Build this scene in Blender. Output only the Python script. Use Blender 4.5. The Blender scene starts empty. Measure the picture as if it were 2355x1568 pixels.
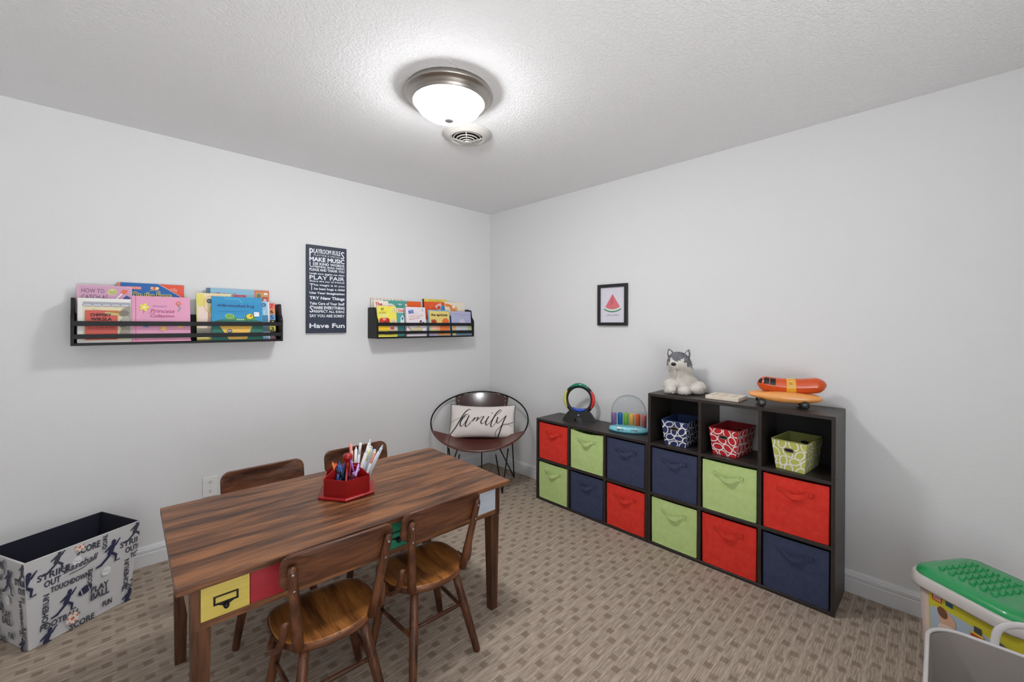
import bpy, math, random
from mathutils import Vector, Matrix, Euler
random.seed(7)
R = math.radians
PI = math.pi
SC = bpy.context.scene
COL = SC.collection

# ------------------------------------------------------------------ camera, light, exposure
F_PX = 966.74
CAM = Vector((-2.6713, -3.0369, 1.3264))
YAW, PITCH, ROLL = 0.79636, -0.003527, 0.003399
cd = bpy.data.cameras.new('camera')
cam = bpy.data.objects.new('camera', cd)
COL.objects.link(cam)
cd.sensor_fit = 'HORIZONTAL'
cd.sensor_width = 36.0
cd.lens = F_PX / 2355 * 36.0
cd.shift_y = -(784 - 748.334) / 2355
cd.clip_start = 0.02
cam.location = CAM
fw = Vector((math.cos(YAW) * math.cos(PITCH), math.sin(YAW) * math.cos(PITCH), math.sin(PITCH)))
q = fw.to_track_quat('-Z', 'Y')
cam.rotation_mode = 'QUATERNION'
cam.rotation_quaternion = q @ Euler((0, 0, ROLL)).to_quaternion()
SC.camera = cam

FILL_BELOW, FILL_ABOVE = 5.2, 1.3
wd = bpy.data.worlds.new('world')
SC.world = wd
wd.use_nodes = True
# added fill light entering behind the camera: strong from below, weak from above
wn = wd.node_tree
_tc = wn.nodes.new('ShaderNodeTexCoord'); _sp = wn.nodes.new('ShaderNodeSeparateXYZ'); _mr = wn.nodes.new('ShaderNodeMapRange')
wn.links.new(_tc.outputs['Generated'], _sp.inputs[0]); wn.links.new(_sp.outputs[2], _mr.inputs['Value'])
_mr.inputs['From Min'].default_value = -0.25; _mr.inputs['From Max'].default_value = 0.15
_mr.inputs['To Min'].default_value = FILL_BELOW; _mr.inputs['To Max'].default_value = FILL_ABOVE
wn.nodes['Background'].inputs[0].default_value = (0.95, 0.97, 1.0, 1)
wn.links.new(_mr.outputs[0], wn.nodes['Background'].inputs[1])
SC.view_settings.view_transform = 'Standard'
SC.view_settings.look = 'None'
SC.view_settings.gamma = 1
SC.view_settings.use_curve_mapping = False
SC.view_settings.exposure = 0.40
LAMP_STRENGTH = 64.0

H = 2.3716          # ceiling height
RX, RY = 3.75, 4.1  # room extents


# ------------------------------------------------------------------ colours and materials
def lin(c):
    c = c / 255.0
    return c / 12.92 if c <= 0.04045 else ((c + 0.055) / 1.055) ** 2.4


def rgb(*c):
    return (lin(c[0]), lin(c[1]), lin(c[2]), 1.0)


MATS = {}


def mat(name, c=(200, 200, 200), rough=0.6, metal=0.0, spec=0.5, bump=None, vary=None, coat=0.0):
    """bump=(scale, strength[, stretch vec]); vary=(scale, second colour[, stretch vec])"""
    if name in MATS:
        return MATS[name]
    m = bpy.data.materials.new(name)
    m.use_nodes = True
    nt = m.node_tree
    b = nt.nodes['Principled BSDF']
    b.inputs['Base Color'].default_value = rgb(*c)
    b.inputs['Roughness'].default_value = rough
    b.inputs['Metallic'].default_value = metal
    b.inputs['Specular IOR Level'].default_value = spec
    b.inputs['Coat Weight'].default_value = coat
    b.inputs['Coat Roughness'].default_value = 0.15

    def noise(scale, stretch, detail=3.0):
        tc = nt.nodes.new('ShaderNodeTexCoord')
        mp = nt.nodes.new('ShaderNodeMapping')
        mp.inputs['Scale'].default_value = stretch
        n = nt.nodes.new('ShaderNodeTexNoise')
        n.inputs['Scale'].default_value = scale
        n.inputs['Detail'].default_value = detail
        nt.links.new(tc.outputs['Object'], mp.inputs[0])
        nt.links.new(mp.outputs[0], n.inputs['Vector'])
        return n
    if vary:
        n = noise(vary[0], vary[2] if len(vary) > 2 else (1, 1, 1))
        cr = nt.nodes.new('ShaderNodeValToRGB')
        cr.color_ramp.elements[0].position = 0.35
        cr.color_ramp.elements[1].position = 0.65
        cr.color_ramp.elements[0].color = rgb(*c)
        cr.color_ramp.elements[1].color = rgb(*vary[1])
        nt.links.new(n.outputs['Fac'], cr.inputs[0])
        nt.links.new(cr.outputs[0], b.inputs['Base Color'])
    if bump:
        n = noise(bump[0], bump[2] if len(bump) > 2 else (1, 1, 1), 4.0)
        bp = nt.nodes.new('ShaderNodeBump')
        bp.inputs['Strength'].default_value = bump[1]
        bp.inputs['Distance'].default_value = 0.004
        nt.links.new(n.outputs['Fac'], bp.inputs['Height'])
        nt.links.new(bp.outputs[0], b.inputs['Normal'])
    MATS[name] = m
    return m


def flat(c, rough=0.55):
    return mat('print_%d_%d_%d' % tuple(c), c, rough)


def mathn(nt, op, a, b=None, c=None):
    n = nt.nodes.new('ShaderNodeMath')
    n.operation = op
    for i, v in enumerate((a, b, c)):
        if v is None:
            continue
        if isinstance(v, (int, float)):
            n.inputs[i].default_value = v
        else:
            nt.links.new(v, n.inputs[i])
    return n.outputs[0]


def carpet_material():
    m = bpy.data.materials.new('patterned_carpet')
    m.use_nodes = True
    nt = m.node_tree
    b = nt.nodes['Principled BSDF']
    b.inputs['Roughness'].default_value = 0.95
    b.inputs['Specular IOR Level'].default_value = 0.1
    tc = nt.nodes.new('ShaderNodeTexCoord')
    # a little wobble so the woven squares are not ruler-straight
    wob = nt.nodes.new('ShaderNodeTexNoise')
    wob.inputs['Scale'].default_value = 45
    wob.inputs['Detail'].default_value = 3
    nt.links.new(tc.outputs['Object'], wob.inputs['Vector'])
    sub = nt.nodes.new('ShaderNodeVectorMath'); sub.operation = 'SUBTRACT'
    nt.links.new(wob.outputs['Color'], sub.inputs[0]); sub.inputs[1].default_value = (.5, .5, .5)
    sc_ = nt.nodes.new('ShaderNodeVectorMath'); sc_.operation = 'SCALE'
    nt.links.new(sub.outputs[0], sc_.inputs[0]); sc_.inputs['Scale'].default_value = 0.006
    ad = nt.nodes.new('ShaderNodeVectorMath'); ad.operation = 'ADD'
    nt.links.new(tc.outputs['Object'], ad.inputs[0]); nt.links.new(sc_.outputs[0], ad.inputs[1])
    sp = nt.nodes.new('ShaderNodeSeparateXYZ')
    nt.links.new(ad.outputs[0], sp.inputs[0])
    x, y = sp.outputs[0], sp.outputs[1]
    PX, PY = 0.1166, 0.0922

    def boxes(x0, y0, hw, soft=0.004):
        def ax(v, p, o):
            t = mathn(nt, 'DIVIDE', mathn(nt, 'SUBTRACT', v, o), p)
            t = mathn(nt, 'SUBTRACT', mathn(nt, 'FRACT', mathn(nt, 'ADD', t, 100.5)), 0.5)
            return mathn(nt, 'MULTIPLY', mathn(nt, 'ABSOLUTE', t), p)
        d = mathn(nt, 'MAXIMUM', ax(x, PX, x0), ax(y, PY, y0))
        mr = nt.nodes.new('ShaderNodeMapRange')
        mr.inputs['From Min'].default_value = hw - soft
        mr.inputs['From Max'].default_value = hw + soft
        mr.inputs['To Min'].default_value = 1
        mr.inputs['To Max'].default_value = 0
        nt.links.new(d, mr.inputs['Value'])
        return mr.outputs[0]
    s = mathn(nt, 'MAXIMUM', boxes(-1.3281, -1.6690, 0.0148, .003), boxes(-1.2556, -1.7045, 0.0148, .003))
    s2 = mathn(nt, 'MAXIMUM', boxes(-1.2871, -1.6860, 0.009, .007), boxes(-1.2130, -1.7222, 0.009, .007))
    # ribs along x
    mp = nt.nodes.new('ShaderNodeMapping')
    mp.inputs['Scale'].default_value = (15, 260, 1)
    nt.links.new(tc.outputs['Object'], mp.inputs[0])
    rib = nt.nodes.new('ShaderNodeTexNoise')
    rib.inputs['Scale'].default_value = 1.0
    rib.inputs['Detail'].default_value = 3
    nt.links.new(mp.outputs[0], rib.inputs['Vector'])
    big = nt.nodes.new('ShaderNodeTexNoise')
    big.inputs['Scale'].default_value = 14
    nt.links.new(tc.outputs['Object'], big.inputs['Vector'])
    fine = nt.nodes.new('ShaderNodeTexNoise')
    fine.inputs['Scale'].default_value = 420
    nt.links.new(tc.outputs['Object'], fine.inputs['Vector'])
    w = nt.nodes.new('ShaderNodeTexWave')
    w.wave_type = 'BANDS'
    w.bands_direction = 'Y'
    w.inputs['Scale'].default_value = 6.81
    w.inputs['Distortion'].default_value = 0.5
    w.inputs['Detail'].default_value = 2
    w.inputs['Detail Scale'].default_value = 3
    nt.links.new(tc.outputs['Object'], w.inputs['Vector'])

    def mix(fac, a, b_, mode='MIX'):
        n = nt.nodes.new('ShaderNodeMix')
        n.data_type = 'RGBA'
        n.blend_type = mode
        for sock, v in ((n.inputs[0], fac), (n.inputs[6], a), (n.inputs[7], b_)):
            if isinstance(v, (int, float)):
                sock.default_value = v
            elif isinstance(v, tuple):
                sock.default_value = v
            else:
                nt.links.new(v, sock)
        return n.outputs[2]
    ribf = nt.nodes.new('ShaderNodeMapRange')
    ribf.inputs['From Min'].default_value = 0.35
    ribf.inputs['From Max'].default_value = 0.65
    nt.links.new(rib.outputs['Fac'], ribf.inputs['Value'])
    finef = nt.nodes.new('ShaderNodeMapRange')
    finef.inputs['From Min'].default_value = 0.35
    finef.inputs['From Max'].default_value = 0.65
    nt.links.new(fine.outputs['Fac'], finef.inputs['Value'])
    base = mix(ribf.outputs[0], rgb(142, 127, 113), rgb(192, 176, 160))
    base = mix(mathn(nt, 'MULTIPLY', finef.outputs[0], 0.3), base, rgb(128, 112, 98))
    wv = mathn(nt, 'MULTIPLY', mathn(nt, 'POWER', w.outputs['Fac'], 14.0), 0.4)
    base = mix(wv, base, rgb(200, 186, 170))
    base = mix(mathn(nt, 'MULTIPLY', s2, 0.10), base, rgb(118, 101, 86))
    ds = mathn(nt, 'MULTIPLY', s, mathn(nt, 'MULTIPLY_ADD', big.outputs['Fac'], 0.5, 0.28))
    base = mix(ds, base, rgb(112, 94, 80))
    nt.links.new(base, b.inputs['Base Color'])
    hgt = mathn(nt, 'SUBTRACT', rib.outputs['Fac'], mathn(nt, 'MULTIPLY', s, 0.5))
    hgt = mathn(nt, 'ADD', hgt, mathn(nt, 'MULTIPLY', fine.outputs['Fac'], 0.5))
    bp = nt.nodes.new('ShaderNodeBump')
    bp.inputs['Strength'].default_value = 0.6
    bp.inputs['Distance'].default_value = 0.003
    nt.links.new(hgt, bp.inputs['Height'])
    nt.links.new(bp.outputs[0], b.inputs['Normal'])
    return m


def wood_material(name, dark, mid, light, rough=0.4, axis=0, scale=1.0, streak=None):
    """grain that runs along local axis 0/1/2"""
    m = bpy.data.materials.new(name)
    m.use_nodes = True
    nt = m.node_tree
    b = nt.nodes['Principled BSDF']
    tc = nt.nodes.new('ShaderNodeTexCoord')

    def nz(sc, det, rg=0.55):
        mp = nt.nodes.new('ShaderNodeMapping')
        s = [sc[1]] * 3
        s[axis] = sc[0]
        mp.inputs['Scale'].default_value = [v * scale for v in s]
        n = nt.nodes.new('ShaderNodeTexNoise')
        n.inputs['Scale'].default_value = 1.0
        n.inputs['Detail'].default_value = det
        n.inputs['Roughness'].default_value = rg
        n.inputs['Distortion'].default_value = 0.4
        nt.links.new(tc.outputs['Object'], mp.inputs[0])
        nt.links.new(mp.outputs[0], n.inputs['Vector'])
        return n.outputs['Fac']
    a = nz((3.0, 26.0), 5)
    f = nz((9.0, 160.0), 3)
    v = mathn(nt, 'ADD', mathn(nt, 'MULTIPLY', a, 0.72), mathn(nt, 'MULTIPLY', f, 0.28))
    cr = nt.nodes.new('ShaderNodeValToRGB')
    e = cr.color_ramp.elements
    e[0].position = 0.36; e[0].color = rgb(*dark)
    e[1].position = 0.64; e[1].color = rgb(*light)
    k = e.new(0.48); k.color = rgb(*mid)
    nt.links.new(v, cr.inputs[0])
    nt.links.new(cr.outputs[0], b.inputs['Base Color'])
    b.inputs['Roughness'].default_value = rough
    b.inputs['Specular IOR Level'].default_value = 0.35
    bp = nt.nodes.new('ShaderNodeBump')
    bp.inputs['Strength'].default_value = 0.15
    bp.inputs['Distance'].default_value = 0.001
    nt.links.new(v, bp.inputs['Height'])
    nt.links.new(bp.outputs[0], b.inputs['Normal'])
    return m


def wall_material(name, c, scale, strength, dist, c2=None):
    m = bpy.data.materials.new(name)
    m.use_nodes = True
    nt = m.node_tree
    b = nt.nodes['Principled BSDF']
    b.inputs['Base Color'].default_value = rgb(*c)
    b.inputs['Roughness'].default_value = 0.85
    b.inputs['Specular IOR Level'].default_value = 0.25
    tc = nt.nodes.new('ShaderNodeTexCoord')
    n = nt.nodes.new('ShaderNodeTexNoise')
    n.inputs['Scale'].default_value = scale
    n.inputs['Detail'].default_value = 4
    n.inputs['Roughness'].default_value = 0.6
    n.inputs['Distortion'].default_value = 0.8
    nt.links.new(tc.outputs['Object'], n.inputs['Vector'])
    mr = nt.nodes.new('ShaderNodeMapRange')
    mr.interpolation_type = 'SMOOTHSTEP'
    mr.inputs['From Min'].default_value = 0.42
    mr.inputs['From Max'].default_value = 0.6
    nt.links.new(n.outputs['Fac'], mr.inputs['Value'])
    bp = nt.nodes.new('ShaderNodeBump')
    bp.inputs['Strength'].default_value = strength
    bp.inputs['Distance'].default_value = dist
    nt.links.new(mr.outputs[0], bp.inputs['Height'])
    nt.links.new(bp.outputs[0], b.inputs['Normal'])
    return m


# ------------------------------------------------------------------ mesh builder
def V(*a):
    return Vector(a)


class MB:
    """collects shapes; build() links them as ONE mesh object"""
    def __init__(self):
        self.v = []; self.f = []; self.m = []; self.s = []
        self.mats = []

    def mi(self, m):
        if m is None:
            return 0
        if m not in self.mats:
            self.mats.append(m)
        return self.mats.index(m)

    def add(self, verts, faces, m=None, smooth=False, tf=None):
        o = len(self.v)
        k = self.mi(m)
        for p in verts:
            p = Vector(p)
            self.v.append(tf @ p if tf is not None else p)
        for f in faces:
            self.f.append([i + o for i in f]); self.m.append(k); self.s.append(smooth)

    def box(self, lo, hi, m=None, bev=0.0, tf=None):
        x0, y0, z0 = lo; x1, y1, z1 = hi
        b = min(bev, (x1 - x0) * .45, (y1 - y0) * .45, (z1 - z0) * .45)
        if b <= 0:
            vs = [(x, y, z) for z in (z0, z1) for y in (y0, y1) for x in (x0, x1)]
            fs = [(0, 2, 3, 1), (4, 5, 7, 6), (0, 1, 5, 4), (2, 6, 7, 3), (0, 4, 6, 2), (1, 3, 7, 5)]
            self.add(vs, fs, m, False, tf)
            return
        vs = []; idx = {}
        for sx in (0, 1):
            for sy in (0, 1):
                for sz in (0, 1):
                    for ax in range(3):
                        p = [x1 if sx else x0, y1 if sy else y0, z1 if sz else z0]
                        sg = (sx, sy, sz)
                        for a in range(3):
                            if a != ax:
                                p[a] += -b if sg[a] else b
                        idx[(sx, sy, sz, ax)] = len(vs)
                        vs.append(p)
        fs = []
        for ax in range(3):
            o1, o2 = [a for a in range(3) if a != ax]
            for s in (0, 1):
                q = []
                for (a, c) in ((0, 0), (1, 0), (1, 1), (0, 1)):
                    sg = [0, 0, 0]; sg[ax] = s; sg[o1] = a; sg[o2] = c
                    q.append(idx[(*sg, ax)])
                fs.append(q)
        for ax in range(3):
            o1, o2 = [a for a in range(3) if a != ax]
            for s1 in (0, 1):
                for s2 in (0, 1):
                    a = [0, 0, 0]; c = [0, 0, 0]
                    a[o1] = c[o1] = s1; a[o2] = c[o2] = s2; a[ax] = 0; c[ax] = 1
                    fs.append([idx[(*a, o1)], idx[(*c, o1)], idx[(*c, o2)], idx[(*a, o2)]])
        for sx in (0, 1):
            for sy in (0, 1):
                for sz in (0, 1):
                    fs.append([idx[(sx, sy, sz, a)] for a in range(3)])
        self.add(vs, fs, m, False, tf)

    def lathe(self, prof, m=None, n=32, tf=None, smooth=True, a0=0, a1=2 * PI, sx=1, sy=1):
        """prof [(r,z)...] about z"""
        full = abs(a1 - a0 - 2 * PI) < 1e-6
        k = n if full else n + 1
        vs = []
        for r, z in prof:
            for i in range(k):
                a = a0 + (a1 - a0) * i / n
                vs.append((r * math.cos(a) * sx, r * math.sin(a) * sy, z))
        fs = []
        for j in range(len(prof) - 1):
            for i in range(n):
                i2 = (i + 1) % k if full else i + 1
                fs.append((j * k + i, j * k + i2, (j + 1) * k + i2, (j + 1) * k + i))
        self.add(vs, fs, m, smooth, tf)

    def cyl(self, p0, p1, r0, r1=None, m=None, n=16, cap=True, smooth=True):
        r1 = r0 if r1 is None else r1
        p0 = Vector(p0); p1 = Vector(p1)
        d = p1 - p0
        L = d.length
        tf = Matrix.Translation(p0) @ d.to_track_quat('Z', 'Y').to_matrix().to_4x4()
        prof = [(r0, 0), (r1, L)]
        if cap:
            e0 = min(r0, L) * .12; e1 = min(r1, L) * .12
            prof = [(0, 0), (r0 - e0, 0), (r0, e0), (r1, L - e1), (r1 - e1, L), (0, L)]
        self.lathe(prof, m, n, tf, smooth)

    def ell(self, c, r, m=None, n=20, k=12, tf=None):
        prof = [(math.sin(PI * j / k), -math.cos(PI * j / k)) for j in range(k + 1)]
        if not hasattr(r, '__len__'):
            r = (r, r, r)
        t = Matrix.Translation(Vector(c)) @ Matrix.Diagonal((r[0], r[1], r[2], 1))
        if tf is not None:
            t = tf @ t
        self.lathe(prof, m, n, t)

    def tube(self, pts, r, m=None, n=10, closed=False, cap=True, flatn=None):
        """r: number, list, or list of (a,b) for elliptical section; returns frames"""
        pts = [Vector(p) for p in pts]
        N = len(pts)
        rs = r if isinstance(r, list) else [r] * N
        T = []
        for i in range(N):
            a = pts[(i - 1) % N] if (closed or i > 0) else pts[i]
            c = pts[(i + 1) % N] if (closed or i < N - 1) else pts[i]
            T.append((c - a).normalized())
        up = Vector(flatn) if flatn is not None else (Vector((0, 0, 1)) if abs(T[0].z) < .9 else Vector((1, 0, 0)))
        nrm = (up - T[0] * up.dot(T[0])).normalized()
        fr = []
        for i in range(N):
            if flatn is not None:
                u2 = Vector(flatn)
                nrm = (u2 - T[i] * u2.dot(T[i])).normalized()
            else:
                nrm = (nrm - T[i] * nrm.dot(T[i])).normalized()
            fr.append((pts[i], nrm.copy(), T[i].cross(nrm)))
        vs = []
        for i in range(N):
            ra, rb = rs[i] if isinstance(rs[i], tuple) else (rs[i], rs[i])
            for j in range(n):
                a = 2 * PI * j / n
                vs.append(fr[i][0] + fr[i][1] * (ra * math.cos(a)) + fr[i][2] * (rb * math.sin(a)))
        fs = []
        M_ = N if closed else N - 1
        for i in range(M_):
            i2 = (i + 1) % N
            for j in range(n):
                j2 = (j + 1) % n
                fs.append((i * n + j, i * n + j2, i2 * n + j2, i2 * n + j))
        if cap and not closed:
            fs.append(list(range(n - 1, -1, -1)))
            fs.append([(N - 1) * n + j for j in range(n)])
        self.add(vs, fs, m, True)
        return fr

    def slab(self, outline, mp, t=0.02, bev=0.003, m=None, rings=(0, .35, .65, .88), smooth=True, side=None):
        """convex outline [(u,v)], mapped by mp(u,v,w) with w in [-t/2,t/2]"""
        n = len(outline)
        cu = sum(p[0] for p in outline) / n; cv = sum(p[1] for p in outline) / n
        ext = max(math.hypot(p[0] - cu, p[1] - cv) for p in outline)
        sb = 1 - bev / ext
        layers = [(s, t / 2) for s in rings] + [(sb, t / 2), (1 - (1 - sb) * .3, t / 2 - bev * .3), (1, t / 2 - bev),
                                               (1, -t / 2 + bev), (1 - (1 - sb) * .3, -t / 2 + bev * .3), (sb, -t / 2)] + [(s, -t / 2) for s in reversed(rings)]
        vs = []
        for s, w in layers:
            for (u, v) in outline:
                vs.append(mp(cu + (u - cu) * s, cv + (v - cv) * s, w))
        fs = []
        for j in range(len(layers) - 1):
            for i in range(n):
                i2 = (i + 1) % n
                fs.append((j * n + i, (j + 1) * n + i, (j + 1) * n + i2, j * n + i2))
        self.add(vs, fs, m, smooth)

    def grid(self, fn, nu, nv, m=None, smooth=True, closed_u=False, tf=None):
        vs = [fn(i / nu, j / nv) for j in range(nv + 1) for i in range(nu + (0 if closed_u else 1))]
        k = nu if closed_u else nu + 1
        fs = []
        for j in range(nv):
            for i in range(nu):
                i2 = (i + 1) % k
                fs.append((j * k + i, j * k + i2, (j + 1) * k + i2, (j + 1) * k + i))
        self.add(vs, fs, m, smooth, tf)

    def build(self, name, m=None, parent=None, loc=None, rot=None):
        me = bpy.data.meshes.new(name)
        me.from_pydata([tuple(p) for p in self.v], [], self.f)
        if m is not None and not self.mats:
            me.materials.append(m)
        for k in self.mats:
            me.materials.append(k)
        me.polygons.foreach_set('material_index', self.m)
        me.polygons.foreach_set('use_smooth', self.s)
        me.validate()
        import bmesh
        bm = bmesh.new(); bm.from_mesh(me)
        bmesh.ops.remove_doubles(bm, verts=bm.verts, dist=1e-6)
        if not getattr(self, 'keepn', False):
            bmesh.ops.recalc_face_normals(bm, faces=bm.faces)
        bm.to_mesh(me); bm.free()
        me.update()
        o = bpy.data.objects.new(name, me)
        COL.objects.link(o)
        if parent is not None:
            o.parent = parent
        if loc is not None:
            o.location = loc
        if rot is not None:
            o.rotation_euler = rot
        return o


TEXT_CACHE = {}


def text_tris(s):
    if s in TEXT_CACHE:
        return TEXT_CACHE[s]
    c = bpy.data.curves.new('t', 'FONT')
    c.body = s
    c.resolution_u = 2
    o = bpy.data.objects.new('t', c)
    COL.objects.link(o)
    me = bpy.data.meshes.new_from_object(o.evaluated_get(bpy.context.evaluated_depsgraph_get()))
    me.calc_loop_triangles()
    tris = [[(me.vertices[i].co.x, me.vertices[i].co.y) for i in t.vertices] for t in me.loop_triangles]
    bpy.data.objects.remove(o); bpy.data.curves.remove(c); bpy.data.meshes.remove(me)
    xs = [p[0] for t in tris for p in t]; ys = [p[1] for t in tris for p in t]
    r = (tris, min(xs), max(xs), min(ys), max(ys))
    TEXT_CACHE[s] = r
    return r


def clip(poly, area):
    """clip convex poly to convex counter-clockwise area"""
    out = poly
    n = len(area)
    for i in range(n):
        a = area[i]; b = area[(i + 1) % n]
        src = out; out = []
        if not src:
            return []
        def side(p): return (b[0] - a[0]) * (p[1] - a[1]) - (b[1] - a[1]) * (p[0] - a[0])
        for j in range(len(src)):
            p, q_ = src[j], src[(j + 1) % len(src)]
            sp, sq = side(p), side(q_)
            if sp >= 0:
                out.append(p)
            if (sp >= 0) != (sq >= 0):
                t = sp / (sp - sq)
                out.append((p[0] + (q_[0] - p[0]) * t, p[1] + (q_[1] - p[1]) * t))
    return out


class Deco:
    """printing on a flat (or mapped) face: 2D shapes laid in thin layers"""
    def __init__(self, mb, mp, area=None, step=0.00025):
        self.mb = mb; self.mp = mp; self.area = area; self.e = step; self.step = step

    def polys(self, ps, c, bump=True):
        m = c if not isinstance(c, tuple) else flat(c)
        for p in ps:
            if self.area:
                p = clip(p, self.area)
            if len(p) < 3:
                continue
            self.mb.add([self.mp(u, v, self.e) for (u, v) in p], [list(range(len(p)))], m)
        if bump:
            self.e += self.step

    def rect(self, x0, y0, x1, y1, c, a=0):
        cx, cy = (x0 + x1) / 2, (y0 + y1) / 2
        p = [(x0, y0), (x1, y0), (x1, y1), (x0, y1)]
        if a:
            ca, sa = math.cos(R(a)), math.sin(R(a))
            p = [(cx + (x - cx) * ca - (y - cy) * sa, cy + (x - cx) * sa + (y - cy) * ca) for x, y in p]
        self.polys([p], c)

    def ell(self, cx, cy, rx, ry, c, a=0, n=18):
        ca, sa = math.cos(R(a)), math.sin(R(a))
        p = []
        for i in range(n):
            t = 2 * PI * i / n
            x, y = rx * math.cos(t), ry * math.sin(t)
            p.append((cx + x * ca - y * sa, cy + x * sa + y * ca))
        self.polys([p], c)

    def ring(self, cx, cy, rx, ry, w, c, a=0, n=22, bump=True):
        ca, sa = math.cos(R(a)), math.sin(R(a))
        def pt(t, k):
            x, y = (rx + k) * math.cos(t), (ry + k) * math.sin(t)
            return (cx + x * ca - y * sa, cy + x * sa + y * ca)
        ps = []
        for i in range(n):
            t0, t1 = 2 * PI * i / n, 2 * PI * (i + 1) / n
            ps.append([pt(t0, -w / 2), pt(t0, w / 2), pt(t1, w / 2), pt(t1, -w / 2)])
        self.polys(ps, c, bump)

    def poly(self, pts, c):
        self.polys([pts], c)

    def line(self, pts, w, c, ws=None):
        ps = []
        n = len(pts)
        off = []
        for i in range(n):
            a = pts[max(i - 1, 0)]; b = pts[min(i + 1, n - 1)]
            d = math.hypot(b[0] - a[0], b[1] - a[1]) or 1
            k = (ws[i] if ws else w) / 2
            off.append((-(b[1] - a[1]) / d * k, (b[0] - a[0]) / d * k))
        for i in range(n - 1):
            p, q_ = pts[i], pts[i + 1]
            ps.append([(p[0] - off[i][0], p[1] - off[i][1]), (q_[0] - off[i + 1][0], q_[1] - off[i + 1][1]),
                       (q_[0] + off[i + 1][0], q_[1] + off[i + 1][1]), (p[0] + off[i][0], p[1] + off[i][1])])
        self.polys(ps, c)

    def text(self, s, x, y, w, h, c, a=0, shear=0.0, bold=0.0):
        """lettering fitted to the box w x h with lower-left corner x,y"""
        tris, x0, x1, y0, y1 = text_tris(s)
        sx = w / (x1 - x0); sy = h / (y1 - y0)
        ca, sa = math.cos(R(a)), math.sin(R(a))
        ps = []
        offs = [(0, 0)] if not bold else [(-bold, 0), (bold, 0), (0, bold), (0, -bold)]
        for (ox, oy) in offs:
            for t in tris:
                p = []
                for (px, py) in t:
                    u = (px - x0) * sx + ox; v = (py - y0) * sy + oy
                    u += v * shear
                    p.append((x + u * ca - v * sa, y + u * sa + v * ca))
                ar = (p[1][0] - p[0][0]) * (p[2][1] - p[0][1]) - (p[1][1] - p[0][1]) * (p[2][0] - p[0][0])
                if ar < 0:
                    p.reverse()
                ps.append(p)
            self.polys(ps, c, False)
            ps = []
            self.e += .00007
        self.e += self.step


def smooth_path(pts, k=6, closed=False):
    out = []
    n = len(pts)
    D = len(pts[0])
    rng = n if closed else n - 1
    for i in range(rng):
        g = lambda j: pts[j % n] if closed else pts[min(max(j, 0), n - 1)]
        p0, p1, p2, p3 = g(i - 1), g(i), g(i + 1), g(i + 2)
        for s in range(k):
            t = s / k
            out.append(tuple(0.5 * ((2 * p1[d]) + (-p0[d] + p2[d]) * t + (2 * p0[d] - 5 * p1[d] + 4 * p2[d] - p3[d]) * t * t
                                    + (-p0[d] + 3 * p1[d] - 3 * p2[d] + p3[d]) * t ** 3) for d in range(D)))
    if not closed:
        out.append(tuple(pts[-1]))
    return out


def rrect(w, h, r, n=6, cx=0, cy=0):
    p = []
    for (sx, sy, a0) in ((1, 1, 0), (-1, 1, 90), (-1, -1, 180), (1, -1, 270)):
        for i in range(n + 1):
            a = R(a0 + 90 * i / n)
            p.append((cx + sx * (w / 2 - r) + r * math.cos(a), cy + sy * (h / 2 - r) + r * math.sin(a)))
    return p


# ------------------------------------------------------------------ tagging
def tag(o, label=None, cat=None, group=None, kind=None):
    if label: o['label'] = label
    if cat: o['category'] = cat
    if group: o['group'] = group
    if kind: o['kind'] = kind
    return o


def thing(name, label, cat, loc=(0, 0, 0), rz=0.0, group=None):
    o = bpy.data.objects.new(name, None)
    o.empty_display_size = 0.05
    COL.objects.link(o)
    o.location = loc
    o.rotation_euler = (0, 0, rz)
    return tag(o, label, cat, group)


def copy_tree(o, parent=None):
    c = o.copy()
    COL.objects.link(c)
    if parent is not None:
        c.parent = parent
    for ch in list(o.children):
        copy_tree(ch, c)
    return c


def recolour(root, old, new):
    """give a copy its own mesh where it uses `old`"""
    for o in [root] + list(root.children_recursive):
        if o.type == 'MESH' and any(m == old for m in o.data.materials):
            o.data = o.data.copy()
            for i, m in enumerate(o.data.materials):
                if m == old:
                    o.data.materials[i] = new


# ------------------------------------------------------------------ palette
M_WALL = wall_material('wall_paint', (222, 222, 222), 90, 0.12, 0.003)
M_CEIL = wall_material('ceiling_texture', (240, 240, 240), 75, 0.42, 0.006)
M_TRIM = mat('trim_paint', (222, 223, 225), 0.4)
M_CARPET = carpet_material()
M_BLACK = mat('black_wood', (20, 21, 24), 0.5, 0, .3, bump=(60, .1))
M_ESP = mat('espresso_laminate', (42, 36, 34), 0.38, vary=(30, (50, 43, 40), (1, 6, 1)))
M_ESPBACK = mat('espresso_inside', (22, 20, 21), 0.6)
M_NAVY = mat('navy_fabric', (50, 58, 84), 0.9, bump=(500, .3), vary=(30, (56, 64, 92)))
M_RED = mat('red_fabric', (212, 44, 30), 0.9, bump=(500, .3), vary=(30, (222, 54, 38)))
M_GREEN = mat('green_fabric', (182, 206, 132), 0.9, bump=(500, .3), vary=(30, (190, 212, 140)))
M_TABLE = wood_material('table_wood', (54, 35, 25), (102, 66, 43), (150, 100, 64), 0.36, 0)
M_TABLEL = wood_material('table_leg_wood', (46, 28, 20), (74, 46, 31), (104, 66, 43), 0.4, 2)
M_CHAIR = wood_material('chair_wood', (50, 28, 18), (84, 50, 33), (118, 74, 48), 0.32, 0)
M_CHAIRV = wood_material('chair_wood_upright', (50, 28, 18), (84, 50, 33), (120, 76, 50), 0.32, 2)
M_SEAT = wood_material('chair_seat_wood', (84, 48, 22), (134, 82, 38), (176, 116, 58), 0.35, 1)
M_IRON = mat('black_iron', (22, 22, 24), 0.4, 0.6)
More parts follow.
